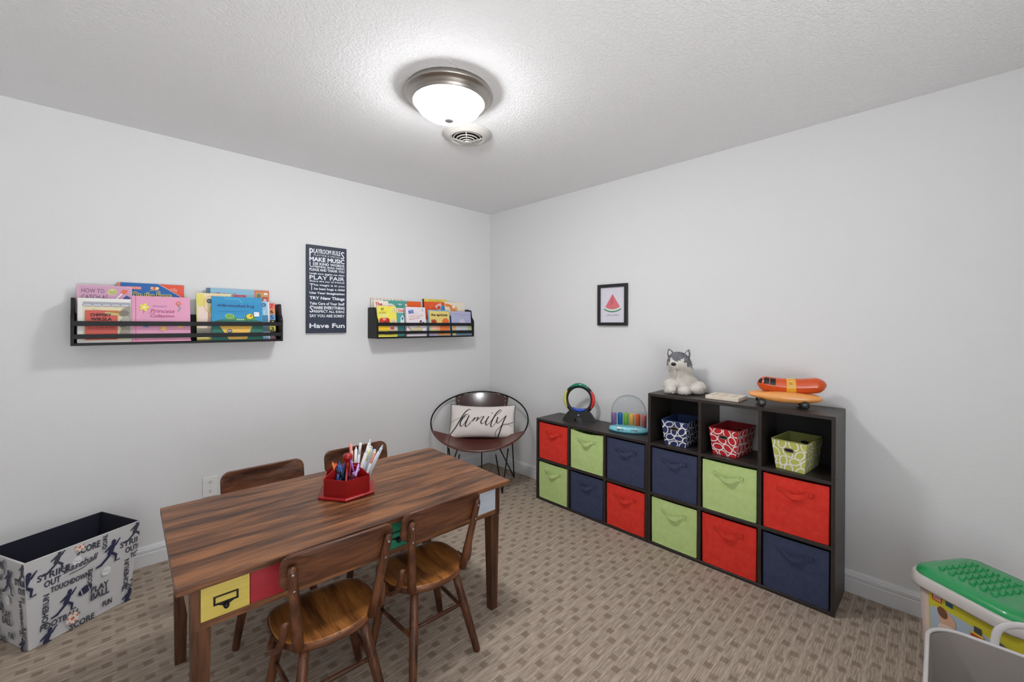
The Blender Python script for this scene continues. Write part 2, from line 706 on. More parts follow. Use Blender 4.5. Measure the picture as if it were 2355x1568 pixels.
M_NICKEL = mat('brushed_nickel', (176, 170, 164), 0.32, 1.0, bump=(80, .08, (1, 1, 8)))
M_WHITE = mat('white_plastic', (226, 226, 224), 0.4)
M_PAPER = mat('paper_pages', (226, 220, 206), 0.8, bump=(300, .3, (1, 12, 1)))
M_DARK = mat('dark_hole', (16, 14, 14), 0.8)
BLK = (24, 24, 28)
WHT = (238, 238, 238)

# ------------------------------------------------------------------ room shell
def structure(mb, name, m):
    return tag(mb.build(name, m), kind='structure')


mb = MB(); mb.box((-RX - .1, -RY - .1, -.06), (.1, .1, 0), M_CARPET); structure(mb, 'floor', M_CARPET)
mb = MB(); mb.box((-RX - .1, -RY - .1, H), (.1, .1, H + .1), M_CEIL); structure(mb, 'ceiling', M_CEIL)
mb = MB(); mb.box((-RX - .1, 0, 0), (.1, .1, H), M_WALL); structure(mb, 'wall_back', M_WALL)
mb = MB(); mb.box((0, -RY, 0), (.1, 0, H), M_WALL); structure(mb, 'wall_right', M_WALL)
mb = MB(); mb.box((-RX - .1, -RY, 0), (-RX, 0, H), M_WALL); structure(mb, 'wall_left', M_WALL)
# unseen wall behind the camera; the wide doorway is added to admit fill light
mb = MB()
mb.box((-RX - .1, -RY - .1, 0), (-3.55, -RY, H), M_WALL)
mb.box((-1.65, -RY - .1, 0), (.1, -RY, H), M_WALL)
mb.box((-3.55, -RY - .1, 2.08), (-1.65, -RY, H), M_WALL)
structure(mb, 'wall_front', M_WALL)

BPROF = [(0, 0), (.015, 0), (.015, .066), (.0115, .069), (.0115, .072), (.014, .075), (.014, .089), (.0085, .092),
         (.0085, .095), (.007, .101), (.004, .107), (0, .107)]


def baseboard(name, p0, p1, nrm):
    mb = MB()
    p0 = Vector(p0); p1 = Vector(p1); n = Vector(nrm)
    k = len(BPROF)
    vs = [p + n * d + Vector((0, 0, z)) for p in (p0, p1) for d, z in BPROF]
    fs = [(i, (i + 1) % k, k + (i + 1) % k, k + i) for i in range(k)] + [list(range(k)), list(range(2 * k - 1, k - 1, -1))]
    mb.add(vs, fs, M_TRIM)
    structure(mb, name, M_TRIM)


baseboard('baseboard_back', (-RX, -.0003, .0005), (-.0003, -.0003, .0005), (0, -1, 0))
baseboard('baseboard_right', (-.0003, -.0153, .0005), (-.0003, -RY, .0005), (-1, 0, 0))

# ------------------------------------------------------------------ ceiling light and vent
def ceiling_light():
    t = thing('ceiling_light', 'round flush ceiling light with brushed nickel pan and glowing white glass dome', 'ceiling light', (-1.548, -1.478, H - .0005))
    mb = MB()
    mb.lathe([(0, 0), (.188, 0), (.190, -.010), (.197, -.017), (.1985, -.022), (.196, -.026), (.188, -.029), (.180, -.036),
              (.174, -.046), (.170, -.049), (.168, -.056), (.165, -.058), (.155, -.056), (.152, -.050), (0, -.049)], M_NICKEL, 96)
    mb.build('metal_pan', M_NICKEL, t)
    g = bpy.data.materials.new('lit_glass'); g.use_nodes = True
    b = g.node_tree.nodes['Principled BSDF']
    b.inputs['Base Color'].default_value = (.9, .9, .9, 1)
    b.inputs['Roughness'].default_value = .3
    b.inputs['Emission Color'].default_value = (.975, .985, 1, 1)
    b.inputs['Emission Strength'].default_value = LAMP_STRENGTH
    mb = MB()
    pr = []
    for i in range(13):
        a = PI / 2 * i / 12
        pr.append((.150 * math.cos(a) ** .9 if i < 12 else 0, -.050 - .074 * math.sin(a)))
    mb.lathe(pr, g, 64)
    mb.build('glass_dome', g, t)
    mb = MB()
    mb.lathe([(0, -.116), (.021, -.117), (.0225, -.126), (.020, -.131), (.010, -.1335), (0, -.134)],
             mat('frosted_finial', (150, 150, 150), .5), 24)
    mb.build('finial', None, t)


ceiling_light()


def ceiling_vent():
    t = thing('ceiling_vent', 'round white ceiling air vent with curved louvres beside the light', 'air vent', (-1.225, -1.20, H - .0005), R(-43))
    M = mat('vent_paint', (188, 184, 179), .35)
    mb = MB()
    mb.lathe([(.135, 0), (.136, -.003), (.128, -.009), (.108, -.020), (.096, -.025), (.088, -.024), (.084, -.018), (.084, -.004)], M, 64)
    mb.build('flange', M, t)
    mb = MB()
    mb.lathe([(0, -.004), (.084, -.004)], M_DARK, 48)
    mb.build('duct_opening', M_DARK, t)
    for r, z in ((.072, -.022), (.056, -.030), (.040, -.036), (.024, -.041)):
        mb = MB()
        mb.lathe([(r, z), (r + .0045, z + .002), (r + .005, z + .004), (r, z + .0025), (r, z)], M, 48)
        mb.build('louvre', M, t)
    mb = MB()
    for a in range(4):
        ca, sa = math.cos(a * PI / 2), math.sin(a * PI / 2)
        mb.tube([(.012 * ca, .012 * sa, -.040), (.05 * ca, .05 * sa, -.030), (.086 * ca, .086 * sa, -.020)], .0025, M, 8)
    mb.lathe([(0, -.044), (.012, -.043), (.014, -.038), (0, -.036)], M, 24)
    mb.build('spoke', M, t)


ceiling_vent()


# ------------------------------------------------------------------ wall shelves
def wall_shelf(x0, x1, label):
    D, ZB = .148, 1.2145
    t = thing('wall_bookshelf', label, 'wall shelf', (x0, -.001, ZB), 0, 'black rail bookshelves on the wall')
    W = x1 - x0
    T = .012
    # side: tall at the wall, scooped down to the front
    prof = [(0, 0), (D, 0), (D, .130), (D - .004, .142), (D - .020, .160), (D - .030, .180), (D - .034, .205), (D - .038, .226), (D - .045, .232), (0, .232)]
    for sx in (0, W - T):
        mb = MB()
        k = len(prof)
        vs = [(sx + dx, -y, z) for dx in (0, T) for y, z in prof]
        fs = [(i, (i + 1) % k, k + (i + 1) % k, k + i) for i in range(k)] + [list(range(k)), list(range(2 * k - 1, k - 1, -1))]
        mb.add(vs, fs, M_BLACK)
        mb.build('side_panel', M_BLACK, t)
    mb = MB(); mb.box((T, -D + .001, 0), (W - T, 0, .012), M_BLACK, .0015); mb.build('bottom_panel', M_BLACK, t)
    mb = MB(); mb.box((T, -.010, .012), (W - T, 0, .160), M_BLACK, .001); mb.build('back_panel', M_BLACK, t)
    for z0, z1 in ((.033, .055), (.095, .119)):
        mb = MB(); mb.box((T * .2, -D - .005, z0), (W - T * .2, -D + .0035, z1), M_BLACK, .001); mb.build('rail', M_BLACK, t)
    return t


wall_shelf(-2.7745, -1.8545, 'black wall bookshelf with two front rails, left of the word sign')
wall_shelf(-1.2276, -.3145, 'black wall bookshelf with two front rails, near the room corner')

Z0 = 1.2145 + .0125   # where books stand


def book(label, x0, x1, ztop, yb, yt, c, art=None, th=.008, spine=None, round_=False):
    """stands at y=yb (front face, bottom), leans so that its top front edge is at y=yt"""
    W = x1 - x0
    Hh = math.hypot(ztop - Z0, yt - yb)
    ang = math.atan2(yt - yb, ztop - Z0)
    t = thing('picture_book', label, 'book', (x0, yb, Z0), 0, 'picture books on the wall shelves')
    t.rotation_euler = (-ang, 0, 0)
    mc = mat('cover_%d_%d_%d' % c, c, .35)
    ms = mat('cover_%d_%d_%d' % spine, spine, .35) if spine else mc
    mb = MB()
    bt = .0012
    mb.box((0, 0, 0), (W, bt, Hh), mc, .0004)
    mb.box((0, th - bt, 0), (W, th, Hh), mc, .0004)
    mb.box((-.0006, 0, 0), (.0012, th, Hh), ms, .0004)
    if spine:
        mb.box((-.0006, -.0002, 0), (.012, bt, Hh), ms)
    if art:
        d = Deco(mb, lambda u, v, e: (u, -e, v), [(0, 0), (W, 0), (W, Hh), (0, Hh)])
        d.e = .0006
        art(d, W, Hh)
    mb.build('cover', None, t)
    mb = MB(); mb.box((.0014, bt, .002), (W - .002, th - bt, Hh - .002), M_PAPER); mb.build('pages', None, t)
    return t


def flower(d, x, y, r, c, cc=(240, 220, 120)):
    for k in range(5):
        a = k * 72
        d.ell(x + r * .6 * math.cos(R(a)), y + r * .6 * math.sin(R(a)), r * .5, r * .36, c, a)
    d.ell(x, y, r * .3, r * .3, cc)


def art_catch(d, W, H_):
    d.rect(.008, .006, W - .006, H_ - .006, (206, 160, 186))
    d.text('HOW TO', .016, H_ - .040, .082, .021, (86, 66, 98))
    d.text('CATCH AS', .016, H_ - .071, .094, .021, (86, 66, 98))
    d.ell(.127, H_ - .032, .018, .016, (210, 210, 140), 20)
    for k in range(3):
        d.line([(.113 + .002 * k, H_ - .026 - .006 * k), (.127, H_ - .031 - .006 * k), (.141, H_ - .026 - .006 * k)], .0016, (110, 112, 60))
    d.line([(.136, H_ - .075), (.152, H_ - .055), (.165, H_ - .040)], .005, (240, 240, 244))
    d.poly([(.158, H_ - .030), (.168, H_ - .018), (.186, H_ - .020), (.182, H_ - .036), (.170, H_ - .043)], (232, 112, 80))
    d.poly([(.166, H_ - .082), (.170, H_ - .060), (.182, H_ - .048), (.194, H_ - .058), (.197, H_ - .080)], (58, 74, 150))


def art_chemsky(d, W, H_):
    d.rect(.018, .010, W - .004, H_ - .018, (226, 214, 178))
    d.rect(.018, H_ - .034, W - .004, H_ - .018, (176, 176, 186))
    for k in range(5):
        d.ell(.034 + .034 * k, H_ - .035, .018, .008, (196, 196, 204))
        d.ring(.034 + .034 * k, H_ - .035, .018, .008, .0013, (92, 92, 104))
    d.line([(.05, H_ - .055), (.09, H_ - .066), (.12, H_ - .070)], .0016, (150, 146, 130))
    d.poly([(W - .050, .030), (W - .040, .070), (W - .052, .100), (W - .030, .130), (W - .036, H_ - .052), (W - .004, H_ - .038), (W - .004, .030)], (158, 150, 138))
    d.ell(W - .030, H_ - .075, .020, .016, (126, 120, 108))
    d.ell(W - .022, H_ - .110, .016, .022, (180, 174, 162))
    d.rect(.026, .014, .142, H_ - .062, (208, 92, 82))
    d.poly([(.098, H_ - .074), (.104, H_ - .063), (.146, H_ - .062), (.150, H_ - .078)], (196, 122, 60))
    d.poly([(.092, H_ - .074), (.100, H_ - .070), (.150, H_ - .079), (.146, H_ - .088), (.112, H_ - .084)], (190, 190, 130))
    d.text('CHEMSKY', .044, H_ - .092, .074, .014, (54, 20, 26), 0, 0, .0008)
    d.text('WIKSLA', .046, H_ - .113, .074, .014, (54, 20, 26), 0, 0, .0008)
    d.text('ILLUSTRATED', .036, .070, .098, .008, (96, 30, 34))
    d.ell(W - .036, .095, .006, .008, (80, 84, 92))
    d.rect(W - .044, .078, W - .022, .081, (90, 90, 90))


def art_farm(d, W, H_):
    d.rect(.012, 0, W, H_, (20, 98, 170))
    d.poly([(W * .60, H_), (W, H_ - .076), (W, H_)], (226, 82, 56))
    d.line([(W * .60, H_), (W, H_ - .076)], .002, (240, 220, 200))
    d.rect(.035, H_ - .034, .095, H_ - .019, (224, 120, 110))
    d.text('LEARN & PLAY', .038, H_ - .030, .054, .007, (250, 236, 226))
    for k, c in enumerate(((238, 180, 110), (224, 110, 60), (250, 214, 160))):
        d.ell(.140 + .010 * k, H_ - .024 - .002 * (k % 2), .008, .008, c)
    d.line([(.128, H_ - .038), (.150, H_ - .034), (.174, H_ - .042)], .003, (214, 170, 90))
    d.text('With', W - .050, H_ - .024, .020, .007, (250, 226, 216), -28)
    d.text('Stickers', W - .062, H_ - .027, .034, .007, (250, 226, 216), -28)
    d.text('On the Farm', .058, H_ - .078, .162, .030, (246, 240, 150), 0, 0, .003)
    d.text('On the Farm', .058, H_ - .078, .162, .030, (30, 34, 44), 0, 0, .0004)
    for k in range(5):
        d.ell(.05 + .045 * k, .05, .018, .03, (110, 160, 70))


def art_princess(d, W, H_):
    d.rect(.013, 0, .0155, H_, (196, 104, 138))
    d.text("Disney's", .082, H_ - .060, .056, .013, (96, 92, 170), 0, .35)
    d.text('Princess', .072, H_ - .088, .098, .019, (172, 70, 122), 0, .3, .0003)
    d.line([(.062, H_ - .092), (.080, H_ - .092), (.092, H_ - .090)], .0012, (172, 70, 122))
    d.text('Collection', .070, H_ - .112, .100, .015, (172, 70, 122), 0, .3, .0003)
    # small flowers in the corners
    flower(d, .048, H_ - .060, .020, (232, 214, 96), (250, 240, 190))
    d.line([(.048, H_ - .078), (.044, H_ - .094)], .002, (120, 150, 96))
    flower(d, .190, H_ - .036, .011, (222, 110, 84), (250, 220, 170))
    d.line([(.190, H_ - .046), (.198, H_ - .064), (.186, H_ - .078)], .004, (112, 148, 128))
    d.ell(.060, .095, .026, .010, (122, 156, 204), 18)
    d.ell(.050, .085, .016, .008, (96, 132, 190), -20)
    flower(d, .124, .070, .014, (238, 190, 104))
    flower(d, .196, .084, .014, (238, 206, 110))
    d.rect(0, 0, W, .008, (232, 148, 178))


def art_yellow(d, W, H_):
    d.rect(.004, .004, W - .003, H_ - .004, (232, 214, 176))
    d.ell(.024, H_ - .045, .022, .040, (226, 214, 110), 10)
    d.ell(.030, .130, .022, .070, (236, 214, 200))
    d.ring(.072, H_ - .066, .038, .050, .005, (232, 178, 150))
    d.ell(.076, H_ - .096, .018, .020, (214, 206, 110))
    d.ell(.060, H_ - .046, .013, .014, (88, 110, 116))
    d.text('>', .055, H_ - .051, .010, .010, (200, 206, 206))
    d.line([(.050, .030), (.052, .110), (.058, .160)], .004, (226, 150, 116))
    d.poly([(.055, .075), (.080, .070), (.090, .120), (.060, .140)], (190, 200, 214))
    d.ell(.070, .050, .018, .022, (168, 110, 80))
    d.rect(0, .036, .090, .070, (170, 164, 150))
    d.rect(0, .004, W, .018, (222, 208, 110))


def art_george(d, W, H_):
    d.rect(.010, 0, .018, H_, (70, 98, 124))
    d.text('Curious George', .046, H_ - .050, .150, .026, (206, 48, 70), -1.5, .1, .0012)
    d.text('COLLECTION', .200, H_ - .034, .032, .006, (210, 190, 130))
    d.rect(W - .082, H_ - .110, W, H_, (206, 110, 76))
    d.rect(W - .076, H_ - .100, W - .006, H_ - .012, (196, 150, 92))
    d.ell(W - .058, H_ - .036, .012, .016, (104, 120, 84))
    d.rect(W - .040, H_ - .092, W - .008, H_ - .040, (176, 74, 62))
    d.ell(W - .024, H_ - .064, .010, .012, (228, 190, 180))
    d.rect(W - .030, H_ - .026, W - .010, H_ - .016, (240, 240, 240))
    d.ell(W - .060, H_ - .078, .014, .012, (150, 178, 190))
    d.ell(W - .076, H_ - .092, .014, .018, (222, 190, 150))
    d.rect(0, .002, W, .06, (120, 170, 200))


def art_frog(d, W, H_):
    d.rect(0, .100, W, H_, (36, 144, 192))
    d.rect(0, .150, W, H_ - .03, (30, 138, 190))
    d.line([(.060, H_ - .008), (.100, H_ - .014), (.135, H_ - .012), (.150, H_ - .034)], .003, (110, 196, 222))
    d.text('wide-mouthed frog', .026, H_ - .064, .186, .022, (24, 46, 110), -1, 0, .0006)
    d.rect(.030, H_ - .087, .180, H_ - .085, (20, 100, 160))
    d.poly([(0, .105), (.03, .118), (.07, .124), (.13, .118), (.18, .122), (.23, .116), (W, .108), (W, 0), (0, 0)], (34, 112, 98))
    d.poly([(.060, .118), (.075, .148), (.100, .152), (.118, .130), (.140, .120), (.160, .132), (.185, .150), (.212, .146), (.224, .118)], (70, 140, 84))
    d.ell(.086, .140, .022, .013, (104, 168, 70), -8)
    d.ring(.086, .140, .022, .013, .002, (210, 214, 130), -8)
    d.ell(.188, .140, .019, .017, (236, 206, 48))
    d.ring(.188, .140, .019, .017, .002, (36, 84, 60))
    d.ell(.194, .143, .005, .005, (110, 50, 30))
    for k in range(4):
        d.ell(.124 + .010 * k, .120, .0035, .0045, (206, 214, 140))
    d.poly([(.036, .082), (.200, .082), (.170, .004), (.080, .004)], (238, 190, 84))
    d.poly([(.030, .090), (.208, .090), (.200, .080), (.036, .080)], (206, 166, 60))
    d.ell(.084, .052, .013, .012, (84, 92, 104))
    d.text('89', .076, .047, .015, .010, (238, 238, 240))
    d.rect(.210, .140, .237, .166, (240, 242, 246))
    d.text('$4', .214, .150, .009, .009, (90, 150, 190))
    d.text('.99', .225, .151, .009, .006, (224, 150, 150))


def art_pale(d, W, H_):
    d.rect(.0, 0, W, H_, (150, 190, 216))
    d.rect(W - .008, 0, W, H_, (222, 224, 226))
    d.ell(W - .030, H_ - .022, .013, .013, (32, 84, 130))
    d.text('a', W - .035, H_ - .028, .010, .011, (190, 210, 226))
    d.text('Y', W - .036, H_ - .074, .013, .016, (230, 238, 246))
    d.text('1', W - .031, H_ - .088, .004, .010, (230, 238, 246))
    d.rect(0, .110, W - .008, .150, (60, 122, 160))
    d.rect(0, .045, W, .092, (96, 116, 124))
    d.rect(0, .030, W, .045, (176, 186, 186))


def art_numbers(d, W, H_):
    for k, (c, s, tc) in enumerate((((226, 110, 90), '7', (190, 26, 50)), ((232, 150, 96), '6', (40, 30, 26)), ((116, 170, 206), '5', (24, 60, 130)),
                                   ((40, 44, 40), '4', (220, 226, 90)), ((230, 214, 80), '3', (60, 60, 40)), ((44, 50, 52), '2', (190, 200, 200)),
                                   ((150, 80, 96), '1', (220, 190, 200)))):
        z = H_ - .036 * (k + 1)
        d.rect(0, max(z, 0), W, z + .036, c)
        if z > 0:
            d.text(s, .008, z + .006, .018, .024, tc, 0, 0, .0012)


S1 = 'picture books'
book('pink picture book titled HOW TO CATCH, behind the red and white book', -2.7560, -2.5535, 1.516, -.075, -.045, (216, 168, 192), art_catch)
book('white picture book with red title panel, leftmost behind the rails', -2.7520, -2.5570, 1.448, -.128, -.092, (232, 230, 226), art_chemsky, .010)
book('blue picture book titled On the Farm with orange spine and red corner', -2.6100, -2.3330, 1.539, -.040, -.020, (20, 98, 170), art_farm, .012, (214, 120, 84))
book('pink hardback princess collection book standing behind the rails', -2.5560, -2.3150, 1.467, -.130, -.098, (226, 158, 188), art_princess, .012)
book('pale yellow picture book half hidden behind the blue frog book', -2.2830, -2.1150, 1.499, -.100, -.066, (226, 214, 130), art_yellow, .006)
book('light blue picture book with red title and orange corner, behind the frog book', -2.2290, -1.9030, 1.532, -.050, -.030, (134, 182, 208), art_george, .012, (70, 104, 130))
book('bright blue picture book with a green frog and wide yellow mouth', -2.2165, -1.9600, 1.481, -.128, -.102, (30, 130, 160), art_frog, .008)
book('pale blue book peeking out right of the frog book', -2.0400, -1.9170, 1.461, -.113, -.084, (150, 190, 216), art_pale, .007)
book('narrow book of stacked coloured numbers at the right shelf end', -1.9140, -1.8770, 1.453, -.085, -.060, (226, 110, 90), art_numbers, .006)


def art_r1(d, W, H_):
    for k, c in enumerate(((60, 56, 60), (150, 140, 140), (70, 60, 60), (190, 160, 150), (130, 190, 180), (130, 180, 190), (60, 60, 64), (170, 166, 166), (60, 56, 60))):
        d.ell(.014 + .030 * k, H_ - .010, .007 if k % 2 else .005, .003, c)


def art_r2(d, W, H_):
    d.text('The', .014, H_ - .036, .052, .022, (204, 40, 50), 0, 0, .0015)


def art_teal(d, W, H_):
    d.rect(.006, 0, W * .60, H_, (72, 160, 146))
    d.rect(W * .60, 0, W, H_, (228, 92, 32))
    d.ell(.050, H_ - .046, .040, .022, (236, 232, 220))
    d.text('Llama', .020, H_ - .046, .058, .012, (206, 110, 80), 4)
    d.ell(.128, H_ - .026, .030, .009, (110, 150, 160), -4)
    d.ell(.134, H_ - .028, .016, .006, (190, 206, 206), -4)
    d.ell(.188, H_ - .032, .012, .008, (240, 220, 200), -30)
    d.rect(.010, .05, .10, .15, (80, 170, 160))


def art_my(d, W, H_):
    d.text('MY', .032, H_ - .034, .022, .020, (52, 92, 60), 0, 0, .0008)
    d.text('MOMMY', .014, H_ - .060, .060, .015, (90, 110, 80), 4)
    d.rect(.122, H_ - .046, .146, H_ - .008, (238, 226, 170))
    for k in range(4):
        d.text('AB'[k % 2], .126 + .010 * (k % 2), H_ - .022 - .016 * (k // 2), .006, .009, (120, 110, 80))
    d.ell(.054, .116, .042, .028, (110, 30, 20))
    d.ell(.034, .124, .022, .018, (196, 48, 34))
    d.ell(.074, .126, .022, .017, (180, 40, 30))
    d.ell(.052, .134, .014, .012, (224, 150, 140))
    for k in range(6):
        d.line([(.034 + .007 * k, .150), (.020 + .014 * k, .172)], .003, (236, 240, 236))
    d.ell(.128, .110, .026, .026, (226, 210, 170))
    d.text('123', .114, .106, .024, .012, (130, 110, 80))
    d.rect(0, .050, W * .55, .082, (240, 196, 40))
    d.rect(W * .55, .044, W, .084, (200, 180, 170))
    d.ell(W * .72, .064, .016, .012, (176, 80, 60))
    d.text('GOOD', .050, .014, .06, .010, (60, 70, 30))


def art_clue(d, W, H_):
    d.rect(0, 0, W, H_, (86, 170, 164))
    d.poly([(0, 0), (W, 0), (W, H_), (0, H_)][:4], (86, 166, 160))
    d.rect(.028, H_ - .036, W, H_, (240, 214, 208))
    d.text('Clue', .040, H_ - .028, .050, .018, (212, 56, 56), 0, 0, .0010)
    d.poly([(.050, .080), (.060, .150), (.078, .168), (.092, .140), (.088, .080)], (224, 236, 240))
    d.ell(.074, .140, .008, .012, (70, 120, 150))
    d.rect(0, .04, W, .085, (64, 128, 128))


def art_boy(d, W, H_):
    d.rect(0, 0, .006, H_, (170, 90, 80))
    d.text('The', .030, H_ - .026, .036, .012, (206, 190, 206))
    d.text('BEE', .032, H_ - .054, .046, .024, (52, 92, 180), 8, 0, .0014)
    d.text('from', .086, H_ - .054, .030, .008, (206, 180, 190))
    d.text('Green', .032, H_ - .086, .052, .020, (222, 160, 140), 10)
    d.text('Kentucky', .092, H_ - .084, .070, .020, (226, 170, 150), 8)
    d.text('Applehouse', .030, H_ - .108, .100, .014, (210, 120, 100), 10)
    d.text('A', .150, H_ - .034, .012, .022, (130, 130, 140))
    d.ell(.134, .118, .012, .008, (110, 50, 50), 40)
    d.ell(.160, .108, .014, .004, (70, 80, 90), -20)
    d.poly([(.030, .056), (.110, .080), (.150, .060), (.140, .044), (.040, .044)], (206, 196, 150))
    d.line([(.02, .082), (.03, .06), (.05, .05)], .004, (80, 70, 60))


def art_tall(d, W, H_):
    d.rect(.006, 0, W, H_ - .022, (228, 88, 34))
    d.rect(.006, H_ - .022, W, H_, (226, 206, 84))
    d.text('Second Nature', .058, H_ - .018, .126, .010, (70, 72, 40))
    d.line([(.070, H_ - .10), (.065, H_ - .06), (.09, H_ - .05)], .003, (240, 150, 110))
    d.poly([(.110, H_ - .060), (.140, H_ - .040), (.170, H_ - .030), (.190, H_ - .080), (.150, H_ - .100)], (230, 190, 190))
    d.poly([(.165, H_ - .095), (.180, H_ - .050), (W, H_ - .060), (W, H_ - .10)], (60, 140, 190))
    d.ell(.150, H_ - .070, .020, .014, (206, 70, 90), 30)
    d.rect(.006, 0, W, .135, (206, 206, 226))


def art_tiger(d, W, H_):
    d.ell(.030, H_ - .030, .034, .014, (232, 136, 62), -6)
    d.ell(.080, H_ - .056, .034, .030, (236, 150, 80), -30)
    d.ell(.090, H_ - .042, .018, .014, (244, 226, 206))
    d.line([(.05, H_ - .03), (.075, H_ - .06)], .004, (120, 60, 40))
    d.line([(.06, H_ - .09), (.09, H_ - .10), (.1, H_ - .07)], .005, (150, 80, 50))
    d.ell(.116, H_ - .070, .014, .034, (236, 170, 110))
    d.rect(0, .11, W, .165, (210, 200, 214))


def art_apri(d, W, H_):
    d.rect(.012, .012, W - .006, H_ - .010, (228, 206, 118))
    d.text('the apricots', .026, H_ - .056, .160, .026, (72, 60, 30), 0, 0, .0016)
    d.poly([(.024, H_ - .080), (.066, H_ - .078), (.078, H_ - .098), (.070, H_ - .118), (.026, H_ - .120)], (170, 66, 34))
    d.ell(.164, H_ - .098, .036, .030, (232, 110, 48), 20)
    d.ell(.110, .070, .070, .022, (240, 170, 140))
    d.rect(W * .5, .044, W - .006, .086, (236, 120, 48))
    d.ell(.050, .066, .030, .014, (240, 190, 170))
    d.rect(0, .004, W * .4, .028, (190, 170, 190))
    d.rect(W * .4, .004, W, .028, (232, 150, 70))


def art_lav(d, W, H_):
    d.rect(.004, 0, W, H_, (176, 178, 208))
    d.line([(.02, H_ - .025), (.06, H_ - .020), (.10, H_ - .034), (.15, H_ - .028), (.20, H_ - .034)], .003, (150, 130, 190))
    d.line([(.03, H_ - .05), (.08, H_ - .04), (.13, H_ - .05)], .002, (190, 150, 196))
    d.ell(.110, .115, .030, .026, (206, 200, 224))
    d.ell(.104, .104, .014, .010, (226, 190, 204))
    d.line([(.040, .110), (.060, .098), (.076, .112)], .002, (130, 130, 160))
    d.rect(.150, .096, .152, .140, (150, 150, 180))
    d.rect(.040, .046, W - .040, .084, (206, 206, 212))
    d.rect(0, .046, .040, .084, (220, 180, 110))
    d.rect(W - .040, .046, W, .084, (180, 196, 130))
    d.rect(0, .004, .035, .030, (210, 210, 110))
    d.rect(.035, .004, W, .030, (90, 130, 140))


book('tall cream book with a row of small pictures, furthest back at the left', -1.2110, -.9400, 1.524, -.040, -.020, (228, 216, 206), art_r1, .010)
book('cream book with red title word The, behind the yellow book', -1.2050, -1.0850, 1.500, -.078, -.050, (236, 226, 216), art_r2, .006)
book('teal and orange picture book behind the short front books', -1.1150, -.7890, 1.506, -.062, -.038, (72, 160, 146), art_teal, .010)
book('yellow book with bright red creature on the cover', -1.2100, -1.0540, 1.457, -.138, -.112, (240, 226, 84), art_my, .006)
book('teal book with pink title strip, between yellow and white books', -1.0680, -.9780, 1.447, -.118, -.092, (86, 170, 164), art_clue, .006)
book('white book with blue and orange handwritten title', -.9790, -.7950, 1.458, -.138, -.112, (232, 224, 230), art_boy, .007)
book('tall orange book with yellow top band and black spine', -.7550, -.5200, 1.534, -.045, -.022, (228, 88, 34), art_tall, .012, (40, 42, 44))
book('cream book with orange tiger-like animal art, behind the lavender book', -.5500, -.3370, 1.516, -.064, -.038, (236, 224, 204), art_tiger, .007)
book('small yellow book with blue border and orange fruit', -.7690, -.5590, 1.440, -.138, -.115, (140, 180, 204), art_apri, .008)
book('small lavender book at the right end of the corner shelf', -.5390, -.3300, 1.434, -.138, -.115, (176, 178, 208), art_lav, .007)
book('slim dark blue book showing between the yellow and lavender books', -.5680, -.5140, 1.397, -.108, -.085, (40, 84, 140), None, .006)
mb = MB(); mb.box((-.346, -.068, Z0), (-.306, -.056, 1.452), mat('black_card', (28, 28, 32), .5), .002)
tag(mb.build('picture_book', None), 'thin black book behind the lavender book, only its top showing', 'book', 'picture books on the wall shelves')


